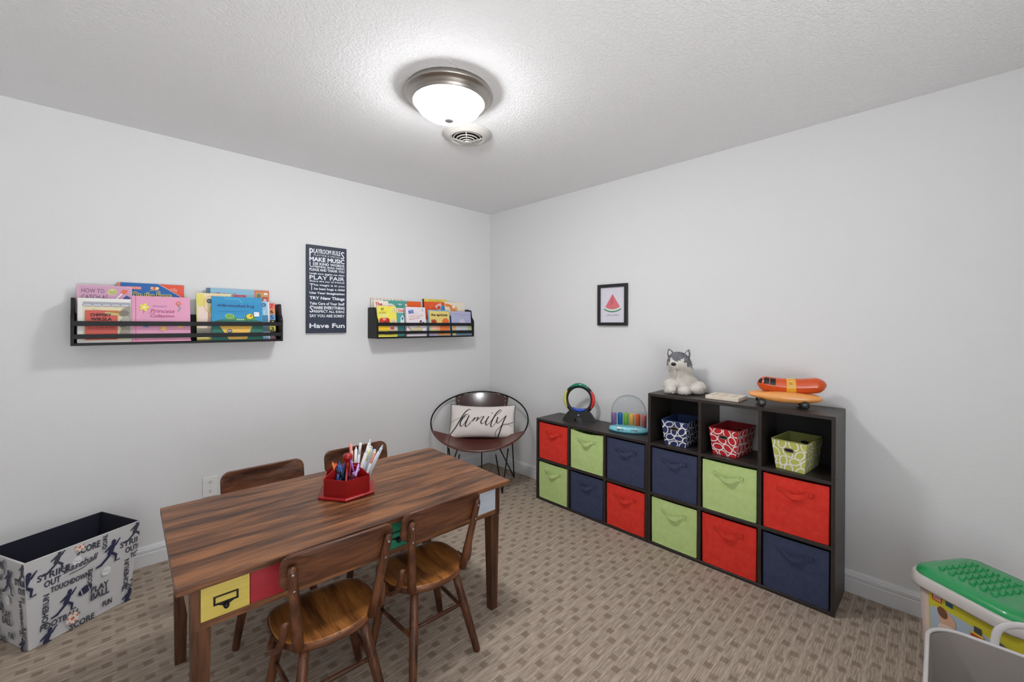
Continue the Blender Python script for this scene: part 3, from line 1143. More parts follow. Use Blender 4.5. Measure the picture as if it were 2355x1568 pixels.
# ------------------------------------------------------------------ word sign, picture, outlet
def word_sign():
    x0, x1, z0, z1 = -1.672, -1.398, 1.259, 1.865
    W, Hh = x1 - x0, z1 - z0
    t = thing('word_sign', 'tall navy wooden sign crowded with white playroom rules lettering', 'wall sign', (x0, -.001, z0))
    mb = MB(); mb.box((0, -.019, 0), (W, 0, Hh), mat('sign_navy', (42, 50, 70), .5, bump=(120, .1)), .0015)
    mb.build('board', None, t)
    mb = MB()
    d = Deco(mb, lambda u, v, e: (u, -.019 - e, v), [(.004, .004), (W - .004, .004), (W - .004, Hh - .004), (.004, Hh - .004)])
    d.e = .0010; d.step = 0
    c = (222, 226, 232)
    L = .018; w = W - 2 * L
    rows = [('PLAYROOM RULES', .548, .028, 0.2), ('PLAYTIME IS SPECIAL', .531, .012, 0), ('MAKE MUSIC', .495, .028, .0012),
            ('USE KIND WORDS', .470, .017, .0003), ('PRETEND, BUILD, DREAM', .450, .014, 0), ('PLEASE AND THANK YOU', .428, .018, 0),
            ('Laugh your giggles out often', .402, .014, 0), ('PLAY FAIR', .370, .026, .0004), ('Share the joy of friends', .350, .013, 0),
            ('The magic is in you', .322, .018, 0), ('The best hugs a child', .295, .018, .0003), ('Use Your Imagination', .266, .018, .0006),
            ('TRY New Things', .226, .026, .0008), ('Take Care of Your Stuff', .196, .018, .0003), ('SHARE EVERYTHING', .166, .020, .0005),
            ('RESPECT ALL IDEAS', .142, .016, .0002), ('SAY YOU ARE SORRY', .110, .019, .0002), ('Have Fun', .066, .030, .0012)]
    P = (547, 28)
    d.text('P', L, .528, .024, .052, c, 0, 0, .0014)
    d.text('S', W - L - .024, .528, .024, .052, c, 0, 0, .0008)
    d.text('LAYROOM RULE', L + .028, .550, w - .056, .032, c, 0, 0, .0008)
    d.text('PLAYTIME IS SPECIAL', L + .028, .532, w - .056, .011, c)
    for (s, z, h, b) in rows[2:]:
        xx = L
        if s[0] in 'T' and s.startswith('The magic'):
            d.text('T', L, .295, .026, .045, c); s = 'he magic is in you'; xx = L + .03
        elif s.startswith('The best'):
            s = 'he best hugs a child'; xx = L + .03
        elif s.startswith('USE KIND'):
            d.text('U', L, .452, .028, .036, c, 0, 0, .0004); s = 'SE KIND WORDS'; xx = L + .032
        elif s.startswith('PRETEND'):
            xx = L + .032
        elif s.startswith('SHARE'):
            d.text('S', L, .142, .024, .046, c, 0, 0, .0010); s = 'HARE EVERYTHING'; xx = L + .028
        elif s.startswith('RESPECT'):
            xx = L + .028
        d.text(s, xx, z - (.03 if s == 'Have Fun' else 0), W - L - xx, h, c, 0, 0, (b or 0) + .0007)
    mb.build('lettering', None, t)


word_sign()


def framed_picture():
    y0, y1, z0, z1 = -1.2375, -1.484, 1.3175, 1.6190   # y0 is left in the photo
    W, Hh = y0 - y1, z1 - z0
    t = thing('framed_picture', 'small black framed print of a pink watermelon slice', 'picture', (-.001, y0, z0), R(-90))
    # local: x right in the photo, y toward the wall, z up
    fm = mat('black_frame', (26, 25, 27), .4)
    mb = MB()
    b = .0225; D = .020
    mb.box((0, -D, 0), (b, 0, Hh), fm, .001); mb.box((W - b, -D, 0), (W, 0, Hh), fm, .001)
    mb.box((b, -D, 0), (W - b, 0, b), fm, .001); mb.box((b, -D, Hh - b), (W - b, 0, Hh), fm, .001)
    mb.build('frame', None, t)
    mb = MB()
    mb.box((b, -.008, b), (W - b, -.004, Hh - b), mat('print_paper', (214, 212, 222), .6))
    d = Deco(mb, lambda u, v, e: (u, -.008 - e, v))
    ax, az = W * .50, Hh * .765
    arc = lambda r0, k: [(ax + r0 * math.sin(R(a)), az - r0 * math.cos(R(a))) for a in k]
    k = [-33 + 66 * i / 14 for i in range(15)]
    def band(r0, r1, c):
        ps = []
        for i in range(14):
            ps.append([*arc(r0, [k[i]]), *arc(r1, [k[i]]), *arc(r1, [k[i + 1]]), *arc(r0, [k[i + 1]])])
        d.polys(ps, c)
    band(0.0005, .112, (216, 112, 122)); band(.112, .126, (206, 222, 206)); band(.126, .134, (62, 124, 100))
    d.poly([(ax, az - .006), (ax - .022, az - .085), (ax + .010, az - .07)], (206, 96, 108))
    d.text('one in a melon', W * .30, Hh * .235, W * .40, .014, (140, 140, 148), 0, .2)
    mb.build('print', None, t)


framed_picture()


def outlet():
    t = thing('wall_outlet', 'white electrical outlet plate low on the wall behind the table', 'outlet', (-2.2435, -.001, .2985))
    mb = MB(); mb.box((0, -.006, 0), (.073, 0, .115), M_WHITE, .002); mb.build('cover_plate', M_WHITE, t)
    for z in (.073, .020):
        mb = MB(); mb.box((.024, -.0075, z), (.049, -.006, z + .024), M_WHITE, .001)
        for x in (.031, .040):
            mb.box((x, -.0079, z + .010), (x + .0022, -.0075, z + .018), M_DARK)
        mb.box((.0345, -.0079, z + .003), (.0385, -.0075, z + .007), M_DARK)
        mb.build('socket', None, t)
    mb = MB(); mb.cyl((.0365, -.006, .0585), (.0365, -.0072, .0585), .002, None, mat('screw_steel', (160, 160, 160), .4, .8), 12); mb.build('screw', None, t)


outlet()


# ------------------------------------------------------------------ cube cabinets
XF = -.297      # front face of the cabinets
CD = .280       # depth


def cabinet(y0, cols, rows, label, backs):
    """y0 = left end (in the photo); local x runs to the right in the photo, local y to the wall"""
    T = .016; C = .2826
    W = cols * C + (cols + 1) * T
    Hh = rows * (C - .0005) + (rows + 1) * T
    t = thing('cube_cabinet', label, 'cabinet', (XF, y0, 0), R(-90))
    for s in (0, W - T):
        mb = MB(); mb.box((s, 0, .001), (s + T, CD, Hh - T - .0003), M_ESP, .0008)
        if s > 0:
            for z in (.05, .33, .62, Hh - .04):
                for y in (.04, CD - .05):
                    mb.cyl((s + T - .0002, y, z), (s + T + .0006, y, z), .0035, None, M_DARK, 12)
        mb.build('side_panel', None, t)
    mb = MB(); mb.box((0, 0, Hh - T), (W, CD, Hh), M_ESP, .0008); mb.build('top_panel', None, t)
    for r in range(rows):
        z = .001 + r * (Hh - T) / rows
        mb = MB(); mb.box((T, .001, z), (W - T, CD, z + T), M_ESP, .0008); mb.build('bottom_panel' if r == 0 else 'shelf', None, t)
    for c in range(1, cols):
        x = c * (W - T) / cols
        for r in range(rows):
            z = .001 + r * (Hh - T) / rows + T
            z2 = .001 + (r + 1) * (Hh - T) / rows - (.001 if r == rows - 1 else 0)
            mb = MB(); mb.box((x, .0012, z), (x + T, CD, z2), M_ESP, .0006); mb.build('divider', None, t)
    for (c, r) in backs:
        x = c * (W - T) / cols + T; z = .001 + r * (Hh - T) / rows + T
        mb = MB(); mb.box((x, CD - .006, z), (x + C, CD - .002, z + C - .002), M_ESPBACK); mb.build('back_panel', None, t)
    return W, Hh


W6, H6 = cabinet(-.8795, 3, 2, 'low dark brown six-cube cabinet nearest the room corner', [(c, r) for c in range(3) for r in range(2)])
Y9 = -.8795 - W6 - .0015
W9, H9 = cabinet(Y9, 3, 3, 'taller dark brown nine-cube cabinet with the open top row', [(c, r) for c in range(3) for r in range(3) if not (c == 1 and r == 2)])


def fabric_bin(y0, c, r, m, label, sag=0.0):
    x = c * (W6 - .016) / 3 + .016
    z = .001 + r * (.2826 - .0005 + .016) + .016
    S = .268; T = .004; Y = .010
    t = thing('fabric_bin', label, 'storage bin', (XF + Y, y0 - x - .0073, z + .0008), R(-90), 'fabric cube bins in the cabinets')
    mb = MB()
    Hh = S
    # slightly pillowed front
    def front(u, v):
        b = .004 * math.sin(PI * u) * math.sin(PI * v)
        top = -sag * math.sin(PI * u) * v ** 6
        wr = .0012 * math.sin(9 * u + 5 * v + c * 3 + r) * math.sin(PI * v)
        return (u * S, -b - wr, v * Hh + top)
    mb.grid(front, 16, 16, m)
    mb.grid(lambda u, v: (u * (S - 2 * T) + T, T, v * (Hh - .0) - sag * math.sin(PI * u) * v ** 6), 8, 8, m)
    mb.box((0, .0015, .0), (T, .240, Hh), m, .001)
    mb.box((S - T, .0015, .0), (S, .240, Hh), m, .001)
    mb.box((T, .236, .0), (S - T, .240, Hh), m, .001)
    mb.box((0, .0015, .0), (S, .240, T), m, .001)
    mb.build('bin_body', None, t)
    mb = MB()
    mb.tube(smooth_path([(.002, -.001, .002), (S / 2, -.0025, .002), (S - .002, -.001, .002)], 4), .0018, m, 8)
    for s in (.002, S - .002):
        mb.tube([(s, -.001, .002), (s, -.0015, Hh * .5), (s, -.001, Hh)], .0014, m, 8)
    mb.tube([(u_ * S, front(u_, 1)[1] - .0004, front(u_, 1)[2]) for u_ in [i / 10 for i in range(11)]], .0018, m, 8)
    mb.build('piping', None, t)
    bc = m.node_tree.nodes['Color Ramp'].color_ramp.elements[0].color
    stitch_m = MATS.setdefault(m.name + '_stitch', m.copy())
    for e_ in stitch_m.node_tree.nodes['Color Ramp'].color_ramp.elements:
        e_.color = (bc[0] * .55, bc[1] * .55, bc[2] * .55, 1)
    # strap handle: two stitched ends, the middle bowed out and drooping
    mb = MB()
    hz = Hh * .785; a = S / 2 - .074; b_ = S / 2 + .074; k = .0115
    path = []
    n = 22
    tilt = random.uniform(-.002, .012)
    for i in range(n + 1):
        u_ = i / n
        if u_ < .16 or u_ > .84:
            out = .0062; dz = 0
        else:
            w_ = (u_ - .16) / .68
            out = .0062 + .021 * math.sin(PI * w_) ** .8; dz = -.020 * math.sin(PI * w_) ** 1.1
        path.append((a + (b_ - a) * u_, -out, hz + dz - tilt * u_))
    vs = []; fs = []
    for (px, py, pz) in path:
        hh = k
        for (oy, oz) in ((-.0012, hh), (-.0012, -hh), (.0012, -hh), (.0012, hh)):
            vs.append((px, py + oy, pz + oz))
    for i in range(n):
        for j in range(4):
            fs.append((i * 4 + j, i * 4 + (j + 1) % 4, (i + 1) * 4 + (j + 1) % 4, (i + 1) * 4 + j))
    fs.append((3, 2, 1, 0)); fs.append([n * 4 + j for j in range(4)])
    mb.add(vs, fs, m, False)
    for s in (a + .010, b_ - .010):
        for q_ in (rrect(.016, .015, .001, 1),):
            pts = [(s + u_, -.0079, hz + v_) for u_, v_ in q_]
            mb.tube(pts, .0008, stitch_m, 6, closed=True)
    mb.build('strap_handle', None, t)


Y6 = -.8795
nm = {'r': (M_RED, 'red'), 'g': (M_GREEN, 'lime green'), 'n': (M_NAVY, 'navy')}
lay6 = {(0, 1): ('r', 'red fabric bin in the low cabinet, top left cube'), (1, 1): ('g', 'lime green fabric bin with sagging top edge, top middle of the low cabinet'),
        (2, 1): ('n', 'navy fabric bin under the popper toy, top right of the low cabinet'), (0, 0): ('g', 'lime green fabric bin at the bottom left of the low cabinet'),
        (1, 0): ('n', 'navy fabric bin at the bottom middle of the low cabinet'), (2, 0): ('r', 'red fabric bin at the bottom right of the low cabinet')}
lay9 = {(0, 1): ('n', 'navy fabric bin in the tall cabinet, directly below the navy basket'), (1, 1): ('g', 'lime green fabric bin directly below the red patterned basket'),
        (2, 1): ('r', 'red fabric bin directly below the lime patterned basket'), (0, 0): ('g', 'lime green fabric bin at the bottom left of the tall cabinet'),
        (1, 0): ('r', 'red fabric bin at the bottom middle of the tall cabinet'), (2, 0): ('n', 'navy fabric bin at the bottom right of the tall cabinet')}
for (c, r), (k, lb) in lay6.items():
    fabric_bin(Y6, c, r, nm[k][0], lb, .012 if (c, r) == (1, 1) else .002)
for (c, r), (k, lb) in lay9.items():
    fabric_bin(Y9, c, r, nm[k][0], lb, .002)


def oval_basket(loc, rz, cf, cr, label, seed):
    """tapered basket with white oval rings; local -y is the front"""
    rnd = random.Random(seed)
    WT, WB, DT, DB, Hh, T = .152, .122, .235, .200, .146, .003
    t = thing('patterned_basket', label, 'basket', loc, rz, 'oval patterned baskets in the open cubes')
    mf = mat('basket_%d_%d_%d' % cf, cf, .6)
    mw = mat('basket_white_ink', (232, 230, 228), .6)
    mb = MB()

    def corner(s, k, z, inn=0.0):
        f = z / Hh
        w = (WB + (WT - WB) * f) / 2 - inn; d = (DB + (DT - DB) * f) / 2 - inn
        return Vector((s * w, k * d, z))
    ring_o = [corner(s, k, z) for z in (0, Hh) for s, k in ((-1, -1), (1, -1), (1, 1), (-1, 1))]
    ring_i = [corner(s, k, z, T) for z in (.004, Hh) for s, k in ((-1, -1), (1, -1), (1, 1), (-1, 1))]
    mb.add(ring_o + ring_i, [(0, 1, 5, 4), (1, 2, 6, 5), (2, 3, 7, 6), (3, 0, 4, 7), (0, 3, 2, 1)], mf)
    mb.add(ring_i, [(1, 0, 4, 5), (2, 1, 5, 6), (3, 2, 6, 7), (0, 3, 7, 4), (0, 1, 2, 3)], mat('basket_inner_%d_%d_%d' % cr, cr, .7))
    for i in range(4):
        j = (i + 1) % 4
        mb.add([ring_o[4 + i], ring_o[4 + j], ring_i[4 + j], ring_i[4 + i]], [(0, 1, 2, 3)], mat('basket_rim_%d_%d' % cr[:2], cr, .5))
    # faces for decoration
    for fi, (a, b_) in enumerate((((-1, -1), (1, -1)), ((1, -1), (1, 1)), ((1, 1), (-1, 1)), ((-1, 1), (-1, -1)))):
        p0, p1 = corner(*a, 0), corner(*b_, 0)
        q0, q1 = corner(*a, Hh), corner(*b_, Hh)
        U = (p1 - p0).normalized(); mid = (p0 + p1) / 2; midt = (q0 + q1) / 2
        Vv = (midt - mid).normalized(); N = U.cross(Vv).normalized()
        wb = (p1 - p0).length / 2; wt = (q1 - q0).length / 2; L = (midt - mid).length
        area = [(-wb, .001), (wb, .001), (wt, L - .003), (-wt, L - .003)]
        d = Deco(mb, lambda u, v, e, mid=mid, U=U, Vv=Vv, N=N: mid + U * u + Vv * v + N * e, area, .0002)
        yy = .006; row = 0
        while yy < L + .03:
            xx = -wt - .03 + (row % 2) * .027
            while xx < wt + .04:
                d.ring(xx + rnd.uniform(-.003, .003), yy + rnd.uniform(-.004, .004), rnd.uniform(.0235, .026), rnd.uniform(.0155, .018), .0055, mw,
                       rnd.choice((-65, -40, 0, 20, 50, 80)), bump=False)
                d.e = .0003 + (d.e + .00001) % .0003
                xx += .050
            yy += .041; row += 1
        if fi in (0, 2):
            d.e = .0006
            d.ell(0, L * .70, .024, .014, mf)
            o = mat('grommet', (150, 140, 120), .35, .7)
            pts = [mid + U * (.020 * math.copysign(abs(math.cos(s_)) ** .6, math.cos(s_))) + Vv * (L * .70 + .0095 * math.copysign(abs(math.sin(s_)) ** .9, math.sin(s_))) + N * .0014
                   for s_ in [2 * PI * i / 24 for i in range(24)]]
            mb.tube(pts, .0018, o, 6, closed=True)
            d.e = .0011
            d.polys([[(.019 * math.copysign(abs(math.cos(s_)) ** .6, math.cos(s_)), L * .70 + .0085 * math.copysign(abs(math.sin(s_)) ** .9, math.sin(s_))) for s_ in [2 * PI * i / 20 for i in range(20)]]], M_DARK)
            # the same hole seen from inside
            mb.add([mid + U * (.019 * math.cos(s_)) + Vv * (L * .70 + .0085 * math.sin(s_)) - N * (T + .0006) for s_ in [2 * PI * i / 16 for i in range(16)]], [list(range(16))], M_DARK)
            pts2 = [mid + U * (.020 * math.cos(s_)) + Vv * (L * .70 + .0095 * math.sin(s_)) - N * (T + .0008) for s_ in [2 * PI * i / 24 for i in range(24)]]
            mb.tube(pts2, .0012, o, 6, closed=True)
    mb.keepn = False
    mb.build('basket_body', None, t)
    mb = MB()
    mb.tube([corner(s, k, Hh) + Vector((0, 0, .0)) for s, k in ((-1, -1), (1, -1), (1, 1), (-1, 1), (-1, -1))], .0024, mat('basket_rim_%d_%d' % cr[:2], cr, .5), 8)
    mb.build('rim_binding', None, t)


ZS = .001 + 2 * (.2821 + .016) + .016 + .0008
oval_basket((-.160, -1.942, ZS), R(-90 + 2), (36, 46, 92), (40, 66, 112), 'small navy basket with white oval rings in the top left cube', 3)
oval_basket((-.148, -2.222, ZS), R(-90 - 5), (190, 30, 36), (150, 24, 32), 'small red basket with white oval rings in the top middle cube', 5)
oval_basket((-.165, -2.532, ZS), R(-90 - 6), (188, 190, 96), (150, 152, 84), 'small lime basket with white oval rings in the top right cube', 9)


# ------------------------------------------------------------------ toys on the cabinets
def ring_toy():
    c = Vector((-.135, -1.160, H6))
    t = thing('ring_toy', 'upright black ring toy with green, red and blue light segments', 'toy', c, R(-90 + 22))
    blk = mat('toy_black', (30, 29, 30), .35)
    zc = .158; r0 = .100
    mb = MB()
    N = 60
    pts = [(r0 * math.cos(2 * PI * i / N), 0, zc + r0 * math.sin(2 * PI * i / N)) for i in range(N)]
    mb.tube(pts, [(.012, .016)] * N, blk, 12, closed=True, flatn=(0, 1, 0))
    mb.build('ring', None, t)
    for nm_, a0, a1, col in (('light_segment', 48, 132, (16, 122, 92)), ('light_segment', -40, 40, (206, 50, 40)), ('light_segment', 140, 220, (200, 200, 90)), ('light_segment', 232, 308, (24, 70, 180))):
        mb = MB()
        m = mat('seg_%d' % col[0], col, .18, coat=.5)
        p = []; rr = []
        for i in range(19):
            a = R(a0 + (a1 - a0) * i / 18)
            k = r0 + .0075 if a0 < 200 else r0 - .018
            p.append((k * math.cos(a), -.002, zc + k * math.sin(a)))
            e = math.sin(PI * i / 18) ** .35 if 0 < i < 18 else .25
            rr.append((.0155 * e, .0135 * e))
        mb.tube(p, rr, m, 12, flatn=(0, 1, 0))
        mb.build(nm_, None, t)
    mb = MB()
    # stand with an arched notch
    def P(x, z): return (x, z)
    prof = [(-.118, .0), (-.030, .0), (-.024, .016), (-.010, .026), (.010, .026), (.024, .016), (.030, .0), (.118, .0), (.116, .012), (.084, .060), (.066, .078),
            (.050, .072), (.020, .060), (-.020, .060), (-.050, .072), (-.066, .078), (-.084, .060), (-.116, .012)]
    k = len(prof)
    for (ya, yb) in ((-.030, .030),):
        vs = []
        for y_, sh in ((ya, 1.0), (yb, 1.0)):
            for (x, z) in prof:
                yy = y_ * (1.0 - .45 * min(z / .078, 1))
                vs.append((x, yy, z + .0005))
        tri = [(0, 1, 2, 17), (17, 2, 16), (16, 2, 3, 14), (16, 14, 15), (3, 4, 12, 13), (3, 13, 14), (4, 5, 10, 11), (4, 11, 12), (5, 9, 10), (5, 6, 7, 8), (5, 8, 9)]
        fs = [tuple(f) for f in tri] + [tuple(k + i for i in reversed(f)) for f in tri]
        fs += [(i, (i + 1) % k, k + (i + 1) % k, k + i) for i in range(k)]
        mb.add(vs, fs, blk)
    mb.build('stand', None, t)
    mb = MB(); mb.cyl((0, -.018, .043), (0, -.023, .043), .007, None, mat('button_grey', (170, 160, 176), .4), 16); mb.build('button', None, t)


ring_toy()


def popper_toy():
    t = thing('popper_toy', 'light blue popper toy with coloured cylinders under a clear dome', 'toy', (-.150, -1.578, H6), R(-90 + 24))
    blue = mat('toy_light_blue', (134, 206, 220), .3)
    mb = MB()
    mb.lathe([(0, .0008), (.118, .0008), (.128, .006), (.130, .014), (.122, .028), (.108, .038), (.08, .042), (0, .042)], blue, 48, sx=1.0, sy=.52)
    mb.build('base', None, t)
    mb = MB()
    mb.lathe([(.131, .001), (.133, .004), (.131, .008)], mat('toy_teal_dark', (30, 90, 104), .4), 48, sx=1.0, sy=.53)
    mb.build('bottom_trim', None, t)
    mb = MB()
    Mx = Matrix.Translation((0, -.056, .024)) @ Euler((R(-38), 0, 0)).to_matrix().to_4x4()
    d = Deco(mb, lambda u, v, e: Mx @ Vector((u, -.005 - e, v)))
    mb.box((-.070, -.005, -.009), (.058, .006, .013), mat('toy_cream', (226, 222, 206), .4), .003, Mx)
    for k in range(5):
        d.ell(-.056 + .026 * k, -.005, .014, .0055, (40, 110, 120))
    mb.build('name_plate', None, t)
    for k, col in enumerate(((150, 116, 176), (12, 110, 170), (128, 190, 66), (246, 186, 76), (236, 104, 46), (234, 128, 124))):
        mb = MB()
        x = -.096 + .0385 * k; y = .012 - .00 * k - (.016 if k in (0, 5) else (.006 if k == 4 else 0))
        m = mat('key_%d_%d' % (col[0], col[1]), col, .35)
        mb.lathe([(0, .036), (.0165, .036), (.0168, .110), (.0155, .116), (.012, .118), (.011, .113), (0, .112)], m, 20, Matrix.Translation((x, y, 0)))
        mb.build('pop_cylinder', None, t)
    g = bpy.data.materials.new('clear_dome'); g.use_nodes = True
    nt = g.node_tree; nt.nodes.clear()
    out = nt.nodes.new('ShaderNodeOutputMaterial'); mix = nt.nodes.new('ShaderNodeMixShader')
    tr = nt.nodes.new('ShaderNodeBsdfTransparent'); gl = nt.nodes.new('ShaderNodeBsdfGlossy'); lw = nt.nodes.new('ShaderNodeLayerWeight')
    tr.inputs[0].default_value = (.93, .94, .95, 1); gl.inputs['Roughness'].default_value = .05
    lw.inputs['Blend'].default_value = .25
    ml = nt.nodes.new('ShaderNodeMath'); ml.operation = 'MULTIPLY'; ml.inputs[1].default_value = .35
    nt.links.new(lw.outputs['Fresnel'], ml.inputs[0]); nt.links.new(ml.outputs[0], mix.inputs[0])
    nt.links.new(tr.outputs[0], mix.inputs[1]); nt.links.new(gl.outputs[0], mix.inputs[2]); nt.links.new(mix.outputs[0], out.inputs[0])
    mb = MB()
    prof = [(.119, .036), (.119, .11), (.116, .14), (.106, .175), (.088, .206), (.064, .228), (.034, .241), (0, .245)]
    mb.lathe(prof, g, 48, sx=1.0, sy=.46)
    mb.build('clear_dome', None, t)


popper_toy()


def plush_dog():
    t = thing('plush_dog', 'grey and white plush husky puppy sitting on the tall cabinet', 'stuffed toy', (-.150, -1.930, H9), R(-90 + 14))
    # local: -y faces the viewer, x right in the photo
    mb = MB()
    mb.ell((0, .010, .075), (.066, .060, .075))                # chest / body
    mb.ell((.020, .045, .060), (.072, .058, .058))             # rump
    mb.ell((-.055, -.030, .045), (.040, .042, .044))
    mb.ell((-.048, -.062, .026), (.034, .040, .026))           # paws
    mb.ell((.030, -.066, .028), (.036, .042, .028))
    mb.ell((.086, .000, .034), (.042, .050, .034))
    mb.ell((.100, .030, .040), (.036, .036, .036))
    mb.ell((-.012, -.004, .130), (.052, .050, .045))           # neck ruff
    mb.ell((-.012, -.006, .190), (.066, .058, .058))           # head
    mb.ell((-.024, -.052, .178), (.034, .034, .030))           # muzzle
    mb.ell((-.060, -.004, .170), (.020, .034, .034))
    mb.ell((.040, -.002, .168), (.022, .034, .040))
    o = mb.build('body', None, t)
    rm = o.modifiers.new('r', 'REMESH'); rm.mode = 'VOXEL'; rm.voxel_size = .0055
    sm = o.modifiers.new('s', 'SMOOTH'); sm.factor = .6; sm.iterations = 6
    dg = bpy.context.evaluated_depsgraph_get()
    me = bpy.data.meshes.new_from_object(o.evaluated_get(dg))
    o.modifiers.clear()
    old = o.data; o.data = me; bpy.data.meshes.remove(old)
    mw = mat('plush_white', (222, 216, 208), .95, bump=(160, .9))
    mg = mat('plush_grey', (104, 106, 110), .95, bump=(160, .9), vary=(40, (140, 141, 146)))
    mbk = mat('plush_brown_grey', (110, 98, 90), .95, bump=(160, .9))
    me.materials.clear()
    for m_ in (mw, mg, mbk):
        me.materials.append(m_)

    def zone(p):
        # grey cap with a pale widow's-peak mask, grey at the back
        if p.z > .150:
            front = p.y < -.030
            dx = p.x + .014
            lim = .206 - .010 * math.cos(dx * 60) + (abs(dx) > .040) * -.03
            if p.y > -.012 and p.z > .155:
                return 1
            if p.z > lim + (.0 if abs(dx) < .01 else .004):
                return 1
            if abs(dx) > .054 and p.z > .165:
                return 1
            return 0
        if p.y > .055 and p.z > .055:
            return 2
        return 0
    rnd = random.Random(4)
    vs = []; fs = []; ms = []
    for pl in me.polygons:
        pl.use_smooth = True
        pl.material_index = zone(pl.center)
    # fur strands
    import bmesh
    bm = bmesh.new(); bm.from_mesh(me)
    bm.faces.ensure_lookup_table()
    base = [(f.calc_center_median().copy(), f.normal.copy(), f.material_index, f.calc_area()) for f in bm.faces]
    for (c, n, k, a) in base:
        if c.z < .012 or rnd.random() > .75:
            continue
        if c.y < -.055 and .155 < c.z < .21:
            continue
        long_ = .024 if (.09 < c.z < .165) else (.014 if c.z < .09 else .011)
        L = long_ * rnd.uniform(.6, 1.15)
        side = n.cross(Vector((rnd.uniform(-1, 1), rnd.uniform(-1, 1), rnd.uniform(-1, 1)))).normalized() * .0014
        tip = c + n * L * .55 + Vector((rnd.uniform(-.3, .3), rnd.uniform(-.3, .3), -.75 if c.z < .17 else .1)) * L * .7
        tip.z = max(tip.z, .003)
        try:
            f = bm.faces.new([bm.verts.new(c + side), bm.verts.new(c - side), bm.verts.new(tip)])
            f.material_index = k
        except ValueError:
            pass
    bm.to_mesh(me); bm.free()
    blk = mat('plush_nose', (14, 14, 16), .3)
    mb = MB(); mb.ell((-.027, -.086, .181), (.015, .008, .0105), blk); mb.build('nose', None, t)
    for x in (-.036, .004):
        mb = MB(); mb.ell((x, -.058 if x < 0 else -.060, .204), (.0032, .003, .0036), blk, 10, 8); mb.build('eye', None, t)
    for s, tilt in ((-1, 12), (1, 30)):
        mb = MB()
        tf = Matrix.Translation((-.012 + s * .048, .0, .232)) @ Euler((0, R(s * 18), R(-s * tilt))).to_matrix().to_4x4()
        out = [(-.020, -.010), (-.018, .012), (-.008, .030), (0, .038), (.008, .030), (.018, .012), (.020, -.010)]
        mb.slab(out, lambda u, v, w: tf @ Vector((u, w - .010 * (1 - (u / .02) ** 2) * 0, v)), .010, .004, mg)
        inn = [(p[0] * .66, p[1] * .70) for p in out]
        mb.slab(inn, lambda u, v, w: tf @ Vector((u, w - .004, v)), .006, .002, mw)
        mb.build('ear', None, t)


plush_dog()


def peg_board():
    t = thing('peg_block', 'flat pale wooden block with nine small holes, on the tall cabinet', 'wooden block', (-.2335, -2.106, H9 + .0004), R(-90))
    m = mat('pale_wood', (236, 224, 206), .5, vary=(20, (230, 214, 194), (1, 8, 1)))
    mb = MB(); mb.box((0, 0, 0), (.172, .150, .020), m, .0015)
    for gx in range(3):
        for k in range(3):
            x = .030 + .052 * gx; y = .028 + .038 * k
            mb.cyl((x, y, .0198), (x, y, .0204), .0050, None, M_DARK, 12)
    mb.build('block', None, t)


peg_board()


